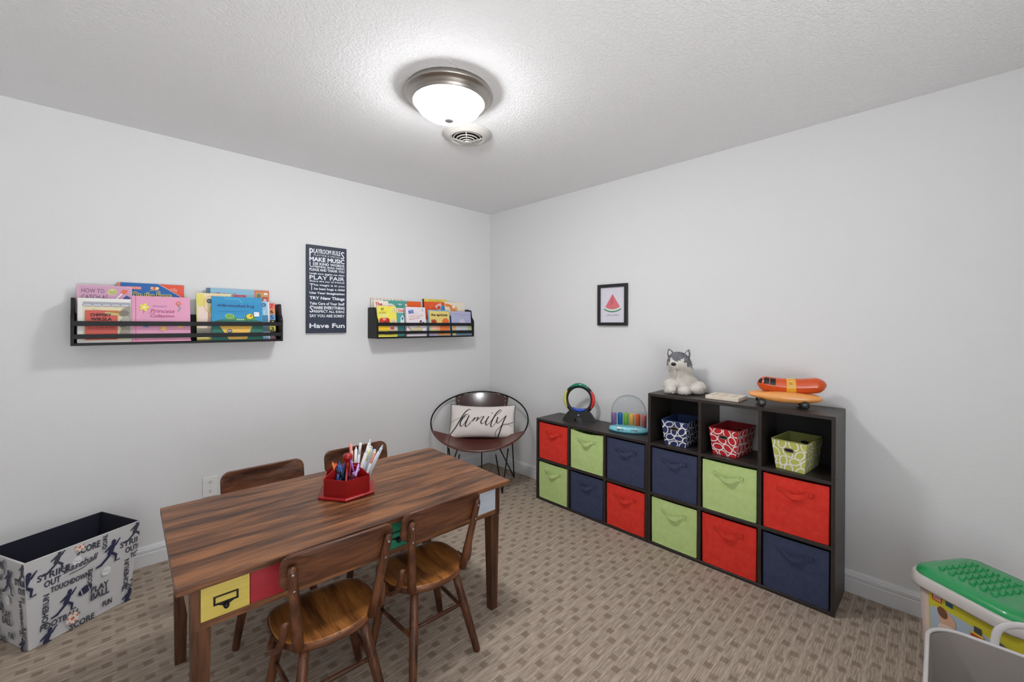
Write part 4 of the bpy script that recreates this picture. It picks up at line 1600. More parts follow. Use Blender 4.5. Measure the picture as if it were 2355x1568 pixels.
def hotdog_car():
    t = thing('hot_dog_car', 'orange toy car shaped like a hot dog in a bun, on the tall cabinet', 'toy car', (-.165, -2.475, H9), R(-90 + 20))
    dog = mat('hotdog_orange', (214, 82, 26), .22, coat=.4)
    bun = mat('bun_tan', (238, 164, 92), .25, coat=.4)
    # bun
    mb = MB()
    n = 28
    for s, off in ((-1, 0), (1, 0)):
        p = []; rr = []
        for i in range(n + 1):
            u = i / n
            e = max(math.sin(PI * u), 0) ** .38 if 0 < i < n else .12
            e2 = e * (.72 + .28 * min(u * 2.2, 1))
            p.append((-.162 + .318 * u, s * .026, .050 - .004 * math.sin(PI * u) + .006 * (1 - u)))
            rr.append((.0290 * e2, .036 * e2))
        mb.tube(p, rr, bun, 18, flatn=(0, 0, 1))
    mb.box((-.120, -.030, .026), (.120, .030, .050), bun, .008)
    mb.build('bun_body', None, t)
    # sausage
    def centre(u):
        return Vector((-.122 + .298 * u, 0, .104 + .016 * (2 * u - .90) ** 2))
    def rad(u):
        return .0385 * min(1, math.sin(PI * min(max(u * 3.8, 0), .5)) ** .55 if u < .1316 else 1) if u < .5 else \
            .0385 * (math.sin(PI * .5 * min((1 - u) * 6.5, 1)) ** .55 if (1 - u) * 6.5 < 1 else 1)
    us = [0, .004, .012, .03, .06, .09, .13] + [.13 + .74 * i / 20 for i in range(1, 20)] + [.86, .90, .94, .97, .988, .996, 1]
    us = sorted(set(us))
    mb = MB()
    fr = mb.tube([centre(u) for u in us], [max(rad(u), .002) for u in us], dog, 28, flatn=(0, 1, 0))
    mb.build('sausage_body', None, t)

    def patch(name, u0, u1, a0, a1, m, k=1.012, nu=8, na=10, deco=None):
        mb = MB()
        def S(u, a, kk):
            c = centre(u); T_ = (centre(u + .01) - centre(u - .01)).normalized()
            Y = Vector((0, 1, 0)); Zz = T_.cross(Y) * -1
            if Zz.z < 0:
                Zz = -Zz
            r = rad(u) * kk
            return c - Y * (r * math.cos(a)) + Zz * (r * math.sin(a))
        mb.grid(lambda p_, q_: S(u0 + (u1 - u0) * p_, R(a0 + (a1 - a0) * q_), k), nu, na, m)
        mb.grid(lambda p_, q_: S(u0 + (u1 - u0) * p_, R(a0 + (a1 - a0) * q_), k * .97), nu, na, m)
        if deco:
            d = Deco(mb, lambda u, v, e: S(u, R(v), k + e * 20), None, .0004)
            deco(d)
        return mb.build(name, None, t)
    glass = mat('car_window_black', (26, 26, 28), .15)
    patch('window', .085, .165, 5, 62, glass)
    patch('window', .178, .262, 3, 62, glass)
    patch('window', .012, .058, 0, 70, glass)
    band = mat('band_yellow', (238, 176, 50), .3)
    def lab(d):
        d.polys([[(.445, 4), (.530, 4), (.530, 50), (.445, 50)]], (190, 56, 50))
        d.polys([[(.452, 9), (.523, 9), (.523, 45), (.452, 45)]], (236, 226, 220))
        d.text('Oscar', .460, 28, .050, 12, (170, 60, 60))
        d.text('Mayer', .464, 13, .050, 12, (170, 60, 60))
    patch('yellow_band', .425, .560, -178, 180, band, 1.008, 8, 40, lab)
    for x in (-.105, .080):
        for s in (-1, 1):
            mb = MB()
            tf = Matrix.Translation((x, s * .052, .0195)) @ Euler((R(90), 0, 0)).to_matrix().to_4x4()
            mb.lathe([(0, -.008), (.013, -.008), (.0165, -.0075), (.019, -.005), (.019, .005), (.0165, .0075), (.013, .008), (0, .008)], mat('tyre', (24, 23, 24), .55), 24, tf)
            w = mb.build('wheel', None, t)
            mb = MB()
            for k in range(6):
                a = k * 60
                mb.tube([tf @ Vector((0, 0, .0085 * -s)), tf @ Vector((.0105 * math.cos(R(a)), .0105 * math.sin(R(a)), .0085 * -s))], .0013, mat('hub_silver', (170, 170, 172), .3, .9), 6)
            mb.build('hub', None, w)


hotdog_car()


# ------------------------------------------------------------------ table
TA = R(-1.84)
TZ = .600
table = thing('play_table', 'long wooden play table with coloured drawer fronts and tapered legs', 'table', (-2.505, -.896, 0), TA)
TL, TW = 1.221, .697


def build_table():
    t = table
    mb = MB(); mb.box((0, -TW, TZ - .020), (TL, 0, TZ), M_TABLE, .0025); mb.build('tabletop', M_TABLE, t)
    ov = .036; lw = .048
    x0, x1 = ov, TL - ov; y0, y1 = -ov, -TW + ov
    for (x, y, sx, sy) in ((x0, y0, 1, -1), (x1, y0, -1, -1), (x0, y1, 1, 1), (x1, y1, -1, 1)):
        mb = MB()
        def sq(z, k, o):
            xa = x + sx * o; xb = x + sx * (o + k); ya = y + sy * o; yb = y + sy * (o + k)
            return [(min(xa, xb), min(ya, yb), z), (max(xa, xb), min(ya, yb), z), (max(xa, xb), max(ya, yb), z), (min(xa, xb), max(ya, yb), z)]
        vs = sq(.001, .034, .005) + sq(.45, lw, 0) + sq(TZ - .0205, lw, 0)
        fs = [(3, 2, 1, 0), (8, 9, 10, 11)] + [(a * 4 + i, a * 4 + (i + 1) % 4, a * 4 + 4 + (i + 1) % 4, a * 4 + 4 + i) for a in (0, 1) for i in range(4)]
        mb.add(vs, fs, M_TABLEL)
        mb.build('leg', M_TABLEL, t)
    z0, z1 = .448, TZ - .0205
    a = x0 + lw * .0
    # rails of the drawer apron, front and back, in front of the legs
    for yy in (y1, y0 - .018):
        mb = MB()
        mb.box((x0 + .002, yy - .002, z0), (x1 - .002, yy + .018, z0 + .020), M_TABLE, .001)
        mb.build('lower_rail', M_TABLE, t)
    for xx in (x0 + .002, x1 - .018 - .002):
        mb = MB()
        mb.box((xx, y1 + lw, z0), (xx + .018, y0 - lw, z1), mat('apron_side_tan', (150, 126, 106), .5), .001)
        mb.build('side_apron', None, t)
    # drawer fronts: 1-2-1-2-1-2 units wide
    u = (x1 - x0 - .046) / 9.0
    cols = [(1, (208, 186, 88), True, 'yellow drawer front'), (2, (160, 26, 40), True, 'red drawer front'), (1, (48, 70, 110), True, 'blue drawer front'),
            (2, (14, 128, 96), True, 'green drawer front'), (1, (208, 186, 88), True, 'yellow drawer front'), (2, (188, 196, 206), False, 'pale grey-white drawer front')]
    metal = mat('black_pull', (44, 44, 46), .3, .7)
    for side in (0, 1):
        xx = x0 + .022
        for n_, c, h, lb in cols:
            w = u * n_
            mb = MB()
            yf = (y1 - .004) if side == 0 else (y0 + .004)
            s = -1 if side == 0 else 1
            m = mat('drawer_%d_%d' % (c[0], c[1]), c, .45, vary=(12, tuple(max(0, k - 10) for k in c), (1, 1, 8)))
            ya, yb = sorted((yf, yf - s * .018))
            mb.box((xx + .0008, ya, z0 + .0215), (xx + w - .0008, yb, z1 - .003), m, .0008)
            o = mb.build('drawer', None, t)
            tag(o, lb)
            xx0 = xx; xx += w
            if not h:
                continue
            # card-holder pull
            cx = xx0 + w / 2; cz = z0 + .070
            mb = MB()
            hw, hh, b = .031, .013, .005
            e0, e1 = sorted((yf + s * .0, yf + s * .003))
            for (p, q_) in (((cx - hw, cz - hh), (cx - hw + b, cz + hh)), ((cx + hw - b, cz - hh), (cx + hw, cz + hh)), ((cx - hw + b, cz + hh - b * .7), (cx + hw - b, cz + hh)),
                            ((cx - hw + b, cz - hh), (cx + hw - b, cz - hh + b * .9))):
                mb.box((p[0], e0, p[1]), (q_[0], e1, q_[1]), metal)
            cup = [(cx - .020, cz - hh), (cx - .008, cz - hh - .006), (cx - .007, cz - hh - .012), (cx, cz - hh - .017), (cx + .007, cz - hh - .012), (cx + .008, cz - hh - .006), (cx + .020, cz - hh)]
            mb.add([(p[0], e0, p[1]) for p in cup] + [(p[0], e1, p[1]) for p in cup],
                   [list(range(7)), list(range(13, 6, -1))] + [(i, (i + 1) % 7, 7 + (i + 1) % 7, 7 + i) for i in range(7)], metal)
            mb.ell((cx, yf + s * .008, cz - hh - .007), (.0075, .009, .0085), metal, 16, 10)
            mb.build('drawer_pull', None, o)
        # posts at the ends of the drawer row
        for (p0, p1) in ((x0, x0 + .0215), (xx + .0005, x1)):
            mb = MB()
            yf = (y1 - .004) if side == 0 else (y0 + .004)
            s = -1 if side == 0 else 1
            ya, yb = sorted((yf, yf - s * .004))
            mb.box((p0, ya, z0), (p1, yb, z1), M_TABLEL, .0005)
            mb.build('end_stile', None, t)


build_table()


# ------------------------------------------------------------------ small wooden chairs
def make_chair(label, loc, rz):
    """local: faces +y, origin on the floor under the seat centre"""
    t = thing('wooden_chair', label, 'chair', loc, rz, 'small wooden chairs around the play table')
    ZS_ = .334
    mb = MB()
    n = 56
    out = []
    for i in range(n):
        a = 2 * PI * i / n
        ca, sa = math.cos(a), math.sin(a)
        ex = 2.0 / (3.2 if sa > 0 else 2.5)
        x = .166 * math.copysign(abs(ca) ** ex, ca)
        y = .155 * math.copysign(abs(sa) ** ex, sa)
        if sa < 0:
            x *= 1 - .12 * (-y / .155) ** 2
        out.append((x, y))
    def mp(u, v, w):
        r = min(1, math.hypot(u / .166, v / .155))
        dish = -.011 * math.cos(PI / 2 * min(1, r * 1.12)) if r < .9 else 0
        roll_ = -.012 * max(0, (v - .09) / .065) ** 2
        return (u, v, ZS_ - .013 + w + (dish if w > 0 else 0) + roll_)
    mb.slab(out, mp, .026, .007, M_SEAT, (0, .25, .5, .7, .82, .92))
    mb.build('seat', M_SEAT, t)
    mb = MB()
    fr = mb.tube([mp(u * 1.004, v * 1.004, -.001) for u, v in out], [(.0105, .002)] * n, M_CHAIR, 8, closed=True, flatn=(0, 0, 1))
    mb.build('seat_edge', M_CHAIR, t)
    feet = {}
    for sx in (-1, 1):
        for sy, (tx, ty), (fx, fy) in ((1, (.105, .095), (.163, .112)), (-1, (.092, -.105), (.146, -.190))):
            top = Vector((sx * tx, ty, ZS_ - .024)); ft = Vector((sx * fx, fy, .0012))
            mid = top.lerp(ft, .45)
            mb = MB()
            mb.tube([top, top.lerp(ft, .2), mid, top.lerp(ft, .8), ft.lerp(top, .02), ft], [.0150, .0160, .0168, .0150, .0138, .0125], M_CHAIRV, 16)
            mb.build('leg', M_CHAIRV, t)
            feet[(sx, sy)] = (top, ft)
    def at(k, f): return feet[k][0].lerp(feet[k][1], f)
    for (a, b_, f) in (((-1, -1), (-1, 1), .50), ((1, -1), (1, 1), .50), ((-1, -1), (1, -1), .40), ((-1, 1), (1, 1), .36)):
        mb = MB()
        p, q_ = at(a, f), at(b_, f)
        mb.tube([p, p.lerp(q_, .3), p.lerp(q_, .5), p.lerp(q_, .7), q_], [.0062, .0078, .0085, .0078, .0062], M_CHAIR, 12)
        mb.build('stretcher', M_CHAIR, t)
    # back posts, splayed and raked
    for sx in (-1, 1):
        mb = MB()
        b0 = Vector((sx * .116, -.128, ZS_ - .010)); b1 = Vector((sx * .150, -.188, .612))
        mb.tube([b0, b0.lerp(b1, .3), b0.lerp(b1, .7), b0.lerp(b1, .95), b1], [(.0170, .0150), (.0165, .0145), (.0145, .0125), (.0130, .011), (.009, .008)], M_CHAIRV, 16)
        mb.build('back_post', M_CHAIRV, t)
        mb = MB()
        for f_ in (.93, .74):
            c = b0.lerp(b1, f_)
            mb.ell(c + Vector((0, -.0105, 0)), (.0045, .0028, .0045), mat('screw_steel', (160, 160, 160), .4, .8), 12, 8)
        mb.build('bolt', None, t)
    # curved back rest
    mb = MB()
    rk = math.atan2(.060, .274)
    def mpb(u, v, w):
        y = -.168 - .020 + (u / .172) ** 2 * .020 + w + .012
        return (u, y - math.tan(rk) * v * .9, .586 + v)
    mb.slab(rrect(.352, .116, .036, 7), mpb, .014, .005, M_CHAIR, (0, .2, .4, .6, .8, .93))
    mb.build('back_rest', M_CHAIR, t)
    # bent wood hip braces beside the posts
    for sx in (-1, 1):
        mb = MB()
        p = smooth_path([(sx * .162, -.020, ZS_ - .010), (sx * .174, -.040, ZS_ - .022), (sx * .174, -.068, ZS_ - .024), (sx * .166, -.096, ZS_ - .006),
                         (sx * .158, -.116, ZS_ + .030), (sx * .154, -.124, ZS_ + .068), (sx * .152, -.124, ZS_ + .084)], 4)
        k = len(p)
        mb.tube(p, [(.0120, .0085)] * (k - 2) + [(.0105, .0070), (.005, .003)], M_CHAIRV, 12, flatn=(1, 0, 0))
        mb.build('hip_brace', M_CHAIRV, t)
    return t


ch = make_chair('small wooden chair nearest the camera, pushed in before the red drawer', (-2.112, -1.535, 0), R(-3.5))


def another_chair(label, loc, rz):
    c = copy_tree(ch)
    c.location = loc
    c.rotation_euler = (0, 0, rz)
    c['label'] = label
    return c


another_chair('small wooden chair on the near side, pushed in before the green drawer', (-1.718, -1.530, 0), R(-2))
another_chair('small wooden chair on the far side of the table, beside the wall outlet', (-2.115, -.930, 0), R(180 - 1.5))
another_chair('small wooden chair on the far side, directly behind the red caddy', (-1.657, -.925, 0), R(180 - 1.5))


# ------------------------------------------------------------------ red caddy with crayons and markers
def caddy():
    cx, cy = -1.907, -1.241
    t = thing('art_caddy', 'red six-sided wooden art caddy with a centre knob on the table', 'caddy', (cx, cy, TZ + .0005))
    m = mat('caddy_red', (146, 16, 18), .35, bump=(90, .08))
    A0 = math.atan2(-1.3307 - cy, -1.9514 - cx)
    r = .104
    hexp = [(r * math.cos(A0 + k * PI / 3), r * math.sin(A0 + k * PI / 3)) for k in range(6)]
    mb = MB()
    def hexring(rr, z): return [(rr * math.cos(A0 + k * PI / 3), rr * math.sin(A0 + k * PI / 3), z) for k in range(6)]
    vs = hexring(.124, 0) + hexring(.127, .003) + hexring(.127, .009) + hexring(.122, .012)
    fs = [list(range(5, -1, -1)), [18 + i for i in range(6)]] + [(a * 6 + i, a * 6 + (i + 1) % 6, a * 6 + 6 + (i + 1) % 6, a * 6 + 6 + i) for a in range(3) for i in range(6)]
    mb.add(vs, fs, m)
    mb.build('base_plate', None, t)
    for k in range(6):
        a = Vector((*hexp[k], 0)); b_ = Vector((*hexp[(k + 1) % 6], 0))
        nrm = (a + b_).normalized()
        mb = MB()
        ai, bi = a * .95, b_ * .95
        vs = [Vector((p.x, p.y, z)) for z in (.0125, .079) for p in (a, b_, bi, ai)]
        mb.add(vs, [(3, 2, 1, 0), (4, 5, 6, 7), (0, 1, 5, 4), (1, 2, 6, 5), (2, 3, 7, 6), (3, 0, 4, 7)], m)
        mb.build('side_wall', None, t)
    for k in range(3):
        mb = MB()
        d = Vector((hexp[k][0], hexp[k][1], 0)).normalized(); s = Vector((-d.y, d.x, 0)) * .003
        prof = []
        for i in range(-10, 11):
            f = i / 10
            prof.append((f * r * .985, .080 + .036 * (1 - abs(f) ** 2.6)))
        pts = [(-r * .985, .0125)] + prof + [(r * .985, .0125)]
        n = len(pts)
        vs = [d * p[0] + s * q_ + Vector((0, 0, p[1])) for q_ in (1, -1) for p in pts]
        fs = []
        for i in range(1, n - 2):
            xa = pts[i][0]; xb = pts[i + 1][0]
        low = [d * p[0] + s * q_ + Vector((0, 0, .0125)) for q_ in (1, -1) for p in pts]
        o = 2 * n
        vs += low
        for sd in (0, 1):
            for i in range(1, n - 2):
                fs.append((sd * n + i, sd * n + i + 1, o + sd * n + i + 1, o + sd * n + i))
        for i in range(0, n - 1):
            fs.append((i, i + 1, n + i + 1, n + i))
        mb.add(vs, fs, m)
        mb.build('divider', None, t)
    mb = MB()
    mb.lathe([(.015, .012), (.015, .118), (.012, .124), (.013, .130), (.019, .140), (.021, .148), (.019, .157), (.012, .163), (0, .165)], m, 24)
    mb.build('handle_knob', None, t)
    return cx, cy, A0


CX, CY, A0 = caddy()
rnd = random.Random(11)


def stick(name, label, cat, group, p0, p1, r, c, capc=None, tipc=None):
    p0 = Vector(p0); p1 = Vector(p1)
    t = thing(name, label, cat, p0, 0, group)
    d = p1 - p0
    mb = MB()
    m = mat('stick_%d_%d_%d' % c, c, .35)
    mb.cyl((0, 0, 0), d * (.72 if capc else 1), r, r, m, 10)
    mb.build('barrel', None, t)
    if capc:
        mb = MB(); mb.cyl(d * .70, d, r * 1.12, r * .98, mat('stick_%d_%d_%d' % capc, capc, .3), 10); mb.build('cap', None, t)
    else:
        mb = MB(); mb.cyl(d, d * 1.08, r * .8, r * .25, mat('stick_%d_%d_%d' % (tipc or c), tipc or c, .4), 10); mb.build('tip', None, t)


def sector(k, rr, da=0):
    a = A0 + PI / 6 + k * PI / 3 + da
    return CX + rr * math.cos(a), CY + rr * math.sin(a)


ZB = TZ + .016
# wedge numbering: k=0 right-front, 1 right, 2 back right, 3 back left, 4 left, 5 left-front
WM = [(232, 234, 238), (206, 212, 220), (240, 240, 240), (190, 200, 210)]
pos = [(1, .040, -.30), (1, .058, .05), (1, .070, .30), (1, .080, -.05), (1, .078, -.32), (2, .050, -.30), (2, .060, 0), (2, .072, .25), (2, .080, -.15), (1, .052, .38), (2, .042, .20), (1, .088, .16), (2, .084, .05), (1, .064, -.12), (2, .066, -.35), (1, .070, .12)]
cap_c = [None, (226, 226, 150), None, (170, 200, 210), (240, 170, 150), None, None, (240, 150, 140), None, None, (236, 170, 150), None, (220, 226, 230), None, None, None]
for i, (k, rr, da) in enumerate(pos):
    x, y = sector(k, rr, da)
    ox, oy = sector(k, rr + .010 + .040 * rnd.random(), da * 2.0)
    L = rnd.uniform(.138, .166)
    lean = .55
    p1 = (ox + rnd.uniform(-.012, .022), oy + rnd.uniform(-.020, .012), ZB + L)
    cn = {None: 'plain cap', (226, 226, 150): 'pale yellow cap', (170, 200, 210): 'pale blue cap', (240, 170, 150): 'pale orange cap', (240, 150, 140): 'coral cap', (236, 170, 150): 'pale orange cap', (220, 226, 230): 'light grey cap'}[cap_c[i]]
    stick('white_marker', 'slim white marker with a %s standing at the back of the red caddy' % cn, 'marker', 'white markers standing in the caddy', (x * .8 + CX * .2, y * .8 + CY * .2, ZB), p1, .0064, WM[i % 4], cap_c[i])
CR = {5: ([(26, 40, 84), (40, 66, 130), (20, 24, 44), (70, 96, 150), (56, 86, 150), (30, 54, 110)], 'blue crayon lying in the left front pocket of the caddy', 'blue crayons in the caddy', 16),
      0: ([(120, 20, 50), (150, 90, 170), (180, 130, 200), (90, 20, 40), (206, 160, 206), (140, 40, 70)], 'purple or dark red crayon in the right front pocket of the caddy', 'purple crayons in the caddy', 14),
      4: ([(232, 96, 40), (240, 130, 60), (226, 76, 40), (244, 150, 90)], 'orange crayon in the left pocket of the caddy', 'orange crayons in the caddy', 12),
      3: ([(236, 210, 90), (240, 226, 120), (226, 200, 80)], 'yellow crayon in the back left pocket of the caddy', 'yellow crayons in the caddy', 6)}
for k, (cs, lb, gr, n) in CR.items():
    for i in range(n):
        lay = i // 4
        rr = rnd.uniform(.034, .062); da = rnd.uniform(-.26, .26)
        x, y = sector(k, rr, da)
        z = ZB + .038 + lay * .0125
        a = rnd.uniform(0, PI)
        L = rnd.uniform(.026, .036)
        dz = rnd.uniform(.002, .024) + (.024 if lay >= 2 else 0)
        v = Vector((math.cos(a) * L * .5, math.sin(a) * L * .5, dz))
        if k == 0 and i in (8, 9, 10, 11):
            xa, ya = sector(0, .050 + .012 * (i - 8), -.1); xb, yb = sector(1 if i < 10 else 0, .060, -.3 if i < 10 else .35)
            stick('crayon', lb, 'crayon', gr, (xa, ya, z + .010), (xb, yb, TZ + .094 + .010 * (i - 8)), .0042, ((168, 122, 190), (190, 150, 206))[i % 2], None)
            continue
        c = cs[i % len(cs)]
        stick('crayon', lb, 'crayon', gr, Vector((x, y, z)) - v * .5, Vector((x, y, z)) + v, .0042, c, None, tuple(max(0, q_ - 30) for q_ in c))


# ------------------------------------------------------------------ saucer chair in the corner
def saucer_chair():
    D = Vector((math.cos(YAW), math.sin(YAW), 0))      # away from the camera
    Rr = Vector((math.sin(YAW), -math.cos(YAW), 0))    # to the right
    base = Vector((-2.6713, -3.0369, 1.3264)) + D * 3.45 + Rr * (-.262)
    base.z = 0
    t = thing('saucer_chair', 'round saucer chair with brown leather sling and thin black metal frame', 'chair', base, YAW - PI / 2)
    # local: y away from the viewer, x right
    a, b_, zc, zh = .397, .322, .548, .172
    def ringp(s, k=1.0):
        return Vector((a * k * math.sin(s), b_ * k * math.cos(s), zc + zh * k * math.cos(s)))
    N = 80
    mb = MB(); mb.tube([ringp(2 * PI * i / N) for i in range(N)], .0062, M_IRON, 10, closed=True); mb.build('hoop', M_IRON, t)
    lea = mat('brown_leather', (92, 50, 42), .28, bump=(60, .12), coat=.25)
    lea_d = mat('dark_brown_leather', (58, 30, 28), .22, bump=(60, .12), coat=.4)
    nrm = Vector((0, -zh, b_)).normalized()
    def surf(q_, s):
        """q_ along from top (0) to front (1); s across -1..1; sling inside the hoop"""
        c = 1 - 2 * q_                                # +1 top .. -1 front
        half = a * math.sqrt(max(0, 1 - c * c))
        if q_ < .6:
            w = min(half, .245 - .08 * (q_ / .6))
        else:
            f = (q_ - .60) / .10
            f = min(max(f, 0), 1); f = f * f * (3 - 2 * f)
            w = min(half, .165 + (half - .165) * f)
        x = s * w
        p = Vector((x, b_ * c, zc + zh * c))
        if half > 1e-4:
            depth = .125 * (1 - (x / a) ** 2 - c * c)
        else:
            depth = 0
        return p - nrm * max(depth, 0) * 1.15
    for name, qa, qb, m in (('leather_back', .012, .58, lea_d), ('leather_seat', .58, .988, lea)):
        mb = MB()
        fn = lambda u, v: surf(qa + (qb - qa) * v, -1 + 2 * u)
        mb.grid(fn, 36, 26, m)
        mb.grid(lambda u, v: fn(u, v) - nrm * .004, 36, 26, m)
        for e in (0, 1):
            mb.tube([fn(e, i / 26) - nrm * .002 for i in range(27)], .0032, m, 8)
        mb.build(name, None, t)
    # stitched edges and rolled front
    mb = MB()
    st = mat('stitch_cream', (196, 184, 170), .6)
    for e in (-1, 1):
        for i in range(9):
            p = surf(.035 + .40 * i / 9, e * .90) + nrm * .002
            q2 = surf(.035 + .40 * (i + .45) / 9, e * .90) + nrm * .002
            mb.tube([p, q2], .0022, st, 6)
    for i in range(14):
        s0 = -.62 + 1.24 * i / 13
        c_ = Vector((0, 0, 0))
        p = ringp(math.asin(max(-1, min(1, s0 * .6))), .965) - nrm * .004
        mb.ell(p + nrm * .004, (.005, .003, .003), st, 8, 6)
    mb.build('stitching', None, t)
    mb = MB()
    mb.tube([ringp(PI + (i - 18) / 18 * 1.15, .998) for i in range(37)], .0085, lea, 12)
    mb.build('rolled_edge', None, t)
    # under-frame loop and hairpin legs
    mb = MB()
    lo = [Vector((.215 * math.sin(2 * PI * i / 40), -.03 + .130 * math.cos(2 * PI * i / 40), .375 + .020 * math.cos(2 * PI * i / 40))) for i in range(40)]
    mb.tube(lo, .0050, M_IRON, 8, closed=True); mb.build('support_loop', M_IRON, t)
    for (fx, fy, ax_, ay, bx, by, az_, bz) in ((.285, .165, .265, .020, .160, -.120, .405, .355), (-.285, .165, -.265, .020, -.160, -.120, .405, .355),
                                     (.190, -.170, .235, -.120, .140, -.215, .340, .320), (-.190, -.170, -.235, -.120, -.140, -.215, .340, .320)):
        mb = MB()
        f_ = Vector((fx, fy, .006))
        A = Vector((ax_, ay, az_)); B = Vector((bx, by, bz))
        pts = [A, f_.lerp(A, .12), f_, f_.lerp(B, .12), B]
        mb.tube(smooth_path([tuple(p) for p in pts], 5), .0050, M_IRON, 8)
        mb.build('hairpin_leg', M_IRON, t)
    mb = MB()
    for s in (-1, 1):
        mb.tube(smooth_path([(s * .340, -.165, .456), (s * .352, -.05, .455), (s * .322, .030, .380), (s * .285, .055, .350)], 6), .0045, M_IRON, 8)
    mb.tube([(0, .225, .380), (0, .235, .20), (0, .24, .006)], .0050, M_IRON, 8)
    mb.build('brace', M_IRON, t)

    # pillow
    pl = base + Rr * .0 
    pt = thing('throw_pillow', 'off-white lumbar pillow lettered family, leaning in the saucer chair', 'pillow', (0, 0, 0), YAW - PI / 2)
    W, Hh = .545, .290
    lean = R(30)
    o = Vector((.020, -.055, .395))
    M4 = Matrix.Translation(base) @ Matrix.Rotation(YAW - PI / 2, 4, 'Z') @ Matrix.Translation(o) @ Matrix.Rotation(-lean, 4, 'X') @ Matrix.Rotation(R(.5), 4, 'Y')
    pt.matrix_world = M4
    cloth = mat('pillow_linen', (222, 214, 208), .9, bump=(260, .35))
    def bulge(u, v):
        e = max(0, (1 - abs(u) ** 3.2)) ** .62 * max(0, (1 - abs(v) ** 2.8)) ** .62
        return .066 * e
    def xy(u, v):
        pinch_x = 1 - .045 * (1 - u * u) * 0 - .035 * (1 - v * v)
        pinch_z = 1 - .13 * (1 - u * u)
        return u * W / 2 * pinch_x, Hh / 2 + v * Hh / 2 * pinch_z
    mb = MB()
    n = 40
    for sgn in (-1, 1):
        def f(uu, vv):
            u, v = -1 + 2 * uu, -1 + 2 * vv
            x, z = xy(u, v)
            wr = .0022 * math.sin(14 * u + 6 * v) * (1 - u * u) * (1 - v * v) + .003 * math.sin(22 * v) * max(0, abs(u) - .7) * 2
            return (x, sgn * (bulge(u, v) + wr * (bulge(u, v) / .066)), z)
        mb.grid(f, n, 28, cloth)
    mb.build('cushion', None, pt)
    mb = MB()
    rim = [xy(-1 + 2 * i / 20, -1) for i in range(20)] + [xy(1, -1 + 2 * i / 12) for i in range(12)] + [xy(1 - 2 * i / 20, 1) for i in range(20)] + [xy(-1, 1 - 2 * i / 12) for i in range(12)]
    mb.tube([(x, 0, z) for x, z in rim], .0022, mat('pillow_piping', (60, 56, 54), .8), 6, closed=True)
    mb.build('piping', None, pt)
    # script lettering, drawn with strokes on the cushion surface
    ink = mat('ink_charcoal', (46, 42, 44), .8)
    mb = MB()
    def s2(px, py):
        u = (px - 1048) / 445.0; v = (690 - py) / 228.0
        return u, v
    def mpp(u, v, e):
        x, z = xy(u, v)
        return (x, -bulge(u, v) - .0022 - e, z)
    d = Deco(mb, mpp, None, .0001)
    strokes = [
        ([(608, 722), (680, 690), (760, 668), (830, 655)], 3, 5),
        ([(890, 546), (868, 536), (835, 560), (790, 620), (745, 700), (700, 780), (655, 840), (612, 888)], 5, 14),
        ([(862, 628), (830, 622), (790, 660), (757, 720), (752, 768), (772, 790), (802, 760), (838, 700), (870, 635)], 6, 15),
        ([(868, 640), (845, 700), (825, 765), (832, 798), (856, 785), (892, 738)], 6, 14),
        ([(892, 738), (925, 692), (948, 668), (938, 698), (916, 726)], 5, 12),
        ([(918, 724), (955, 684), (985, 664), (992, 676), (966, 724)], 5, 12),
        ([(966, 724), (1010, 680), (1062, 648), (1068, 662), (1036, 722), (1046, 758), (1080, 738), (1122, 684)], 5, 13),
        ([(1140, 648), (1112, 706), (1100, 758), (1116, 778), (1152, 742)], 6, 14),
        ([(1152, 742), (1220, 652), (1290, 582), (1306, 552), (1286, 546), (1240, 600), (1192, 700), (1170, 768), (1182, 802), (1216, 770), (1248, 706)], 5, 14),
        ([(1266, 656), (1250, 716), (1266, 746), (1310, 704), (1376, 630)], 6, 14),
        ([(1378, 628), (1340, 722), (1300, 830), (1266, 908), (1236, 924), (1226, 888), (1252, 838), (1320, 776), (1400, 744), (1478, 706)], 5, 13),
        ([(1300, 784), (1360, 746), (1420, 750), (1450, 772)], 3, 4)]
    for pts, wmin, wmax in strokes:
        sp = smooth_path(pts, 6)
        q2 = [s2(*p) for p in sp]
        # width: thicker on down strokes
        ws = []
        for i in range(len(sp)):
            a_ = sp[max(i - 1, 0)]; b2 = sp[min(i + 1, len(sp) - 1)]
            dy = b2[1] - a_[1]; dd = math.hypot(b2[0] - a_[0], dy) or 1
            ws.append((wmin + (wmax - wmin) * max(0, dy / dd) ** 1.2) / 445.0 * 1.25)
        # work in metres so that width is even
        ax_, az_ = W / 2, Hh / 2
        pm = [(u * ax_, v * az_) for u, v in q2]
        wm = [w * ax_ for w in ws]
        dm = Deco(mb, lambda x, z, e: mpp(x / ax_, z / az_, e), None, .0001)
        dm.line(pm, 0, ink, wm)
    u, v = s2(1182, 598)
    d.ell(u, v, .018, .032, ink)
    mb.build('lettering', None, pt)


saucer_chair()


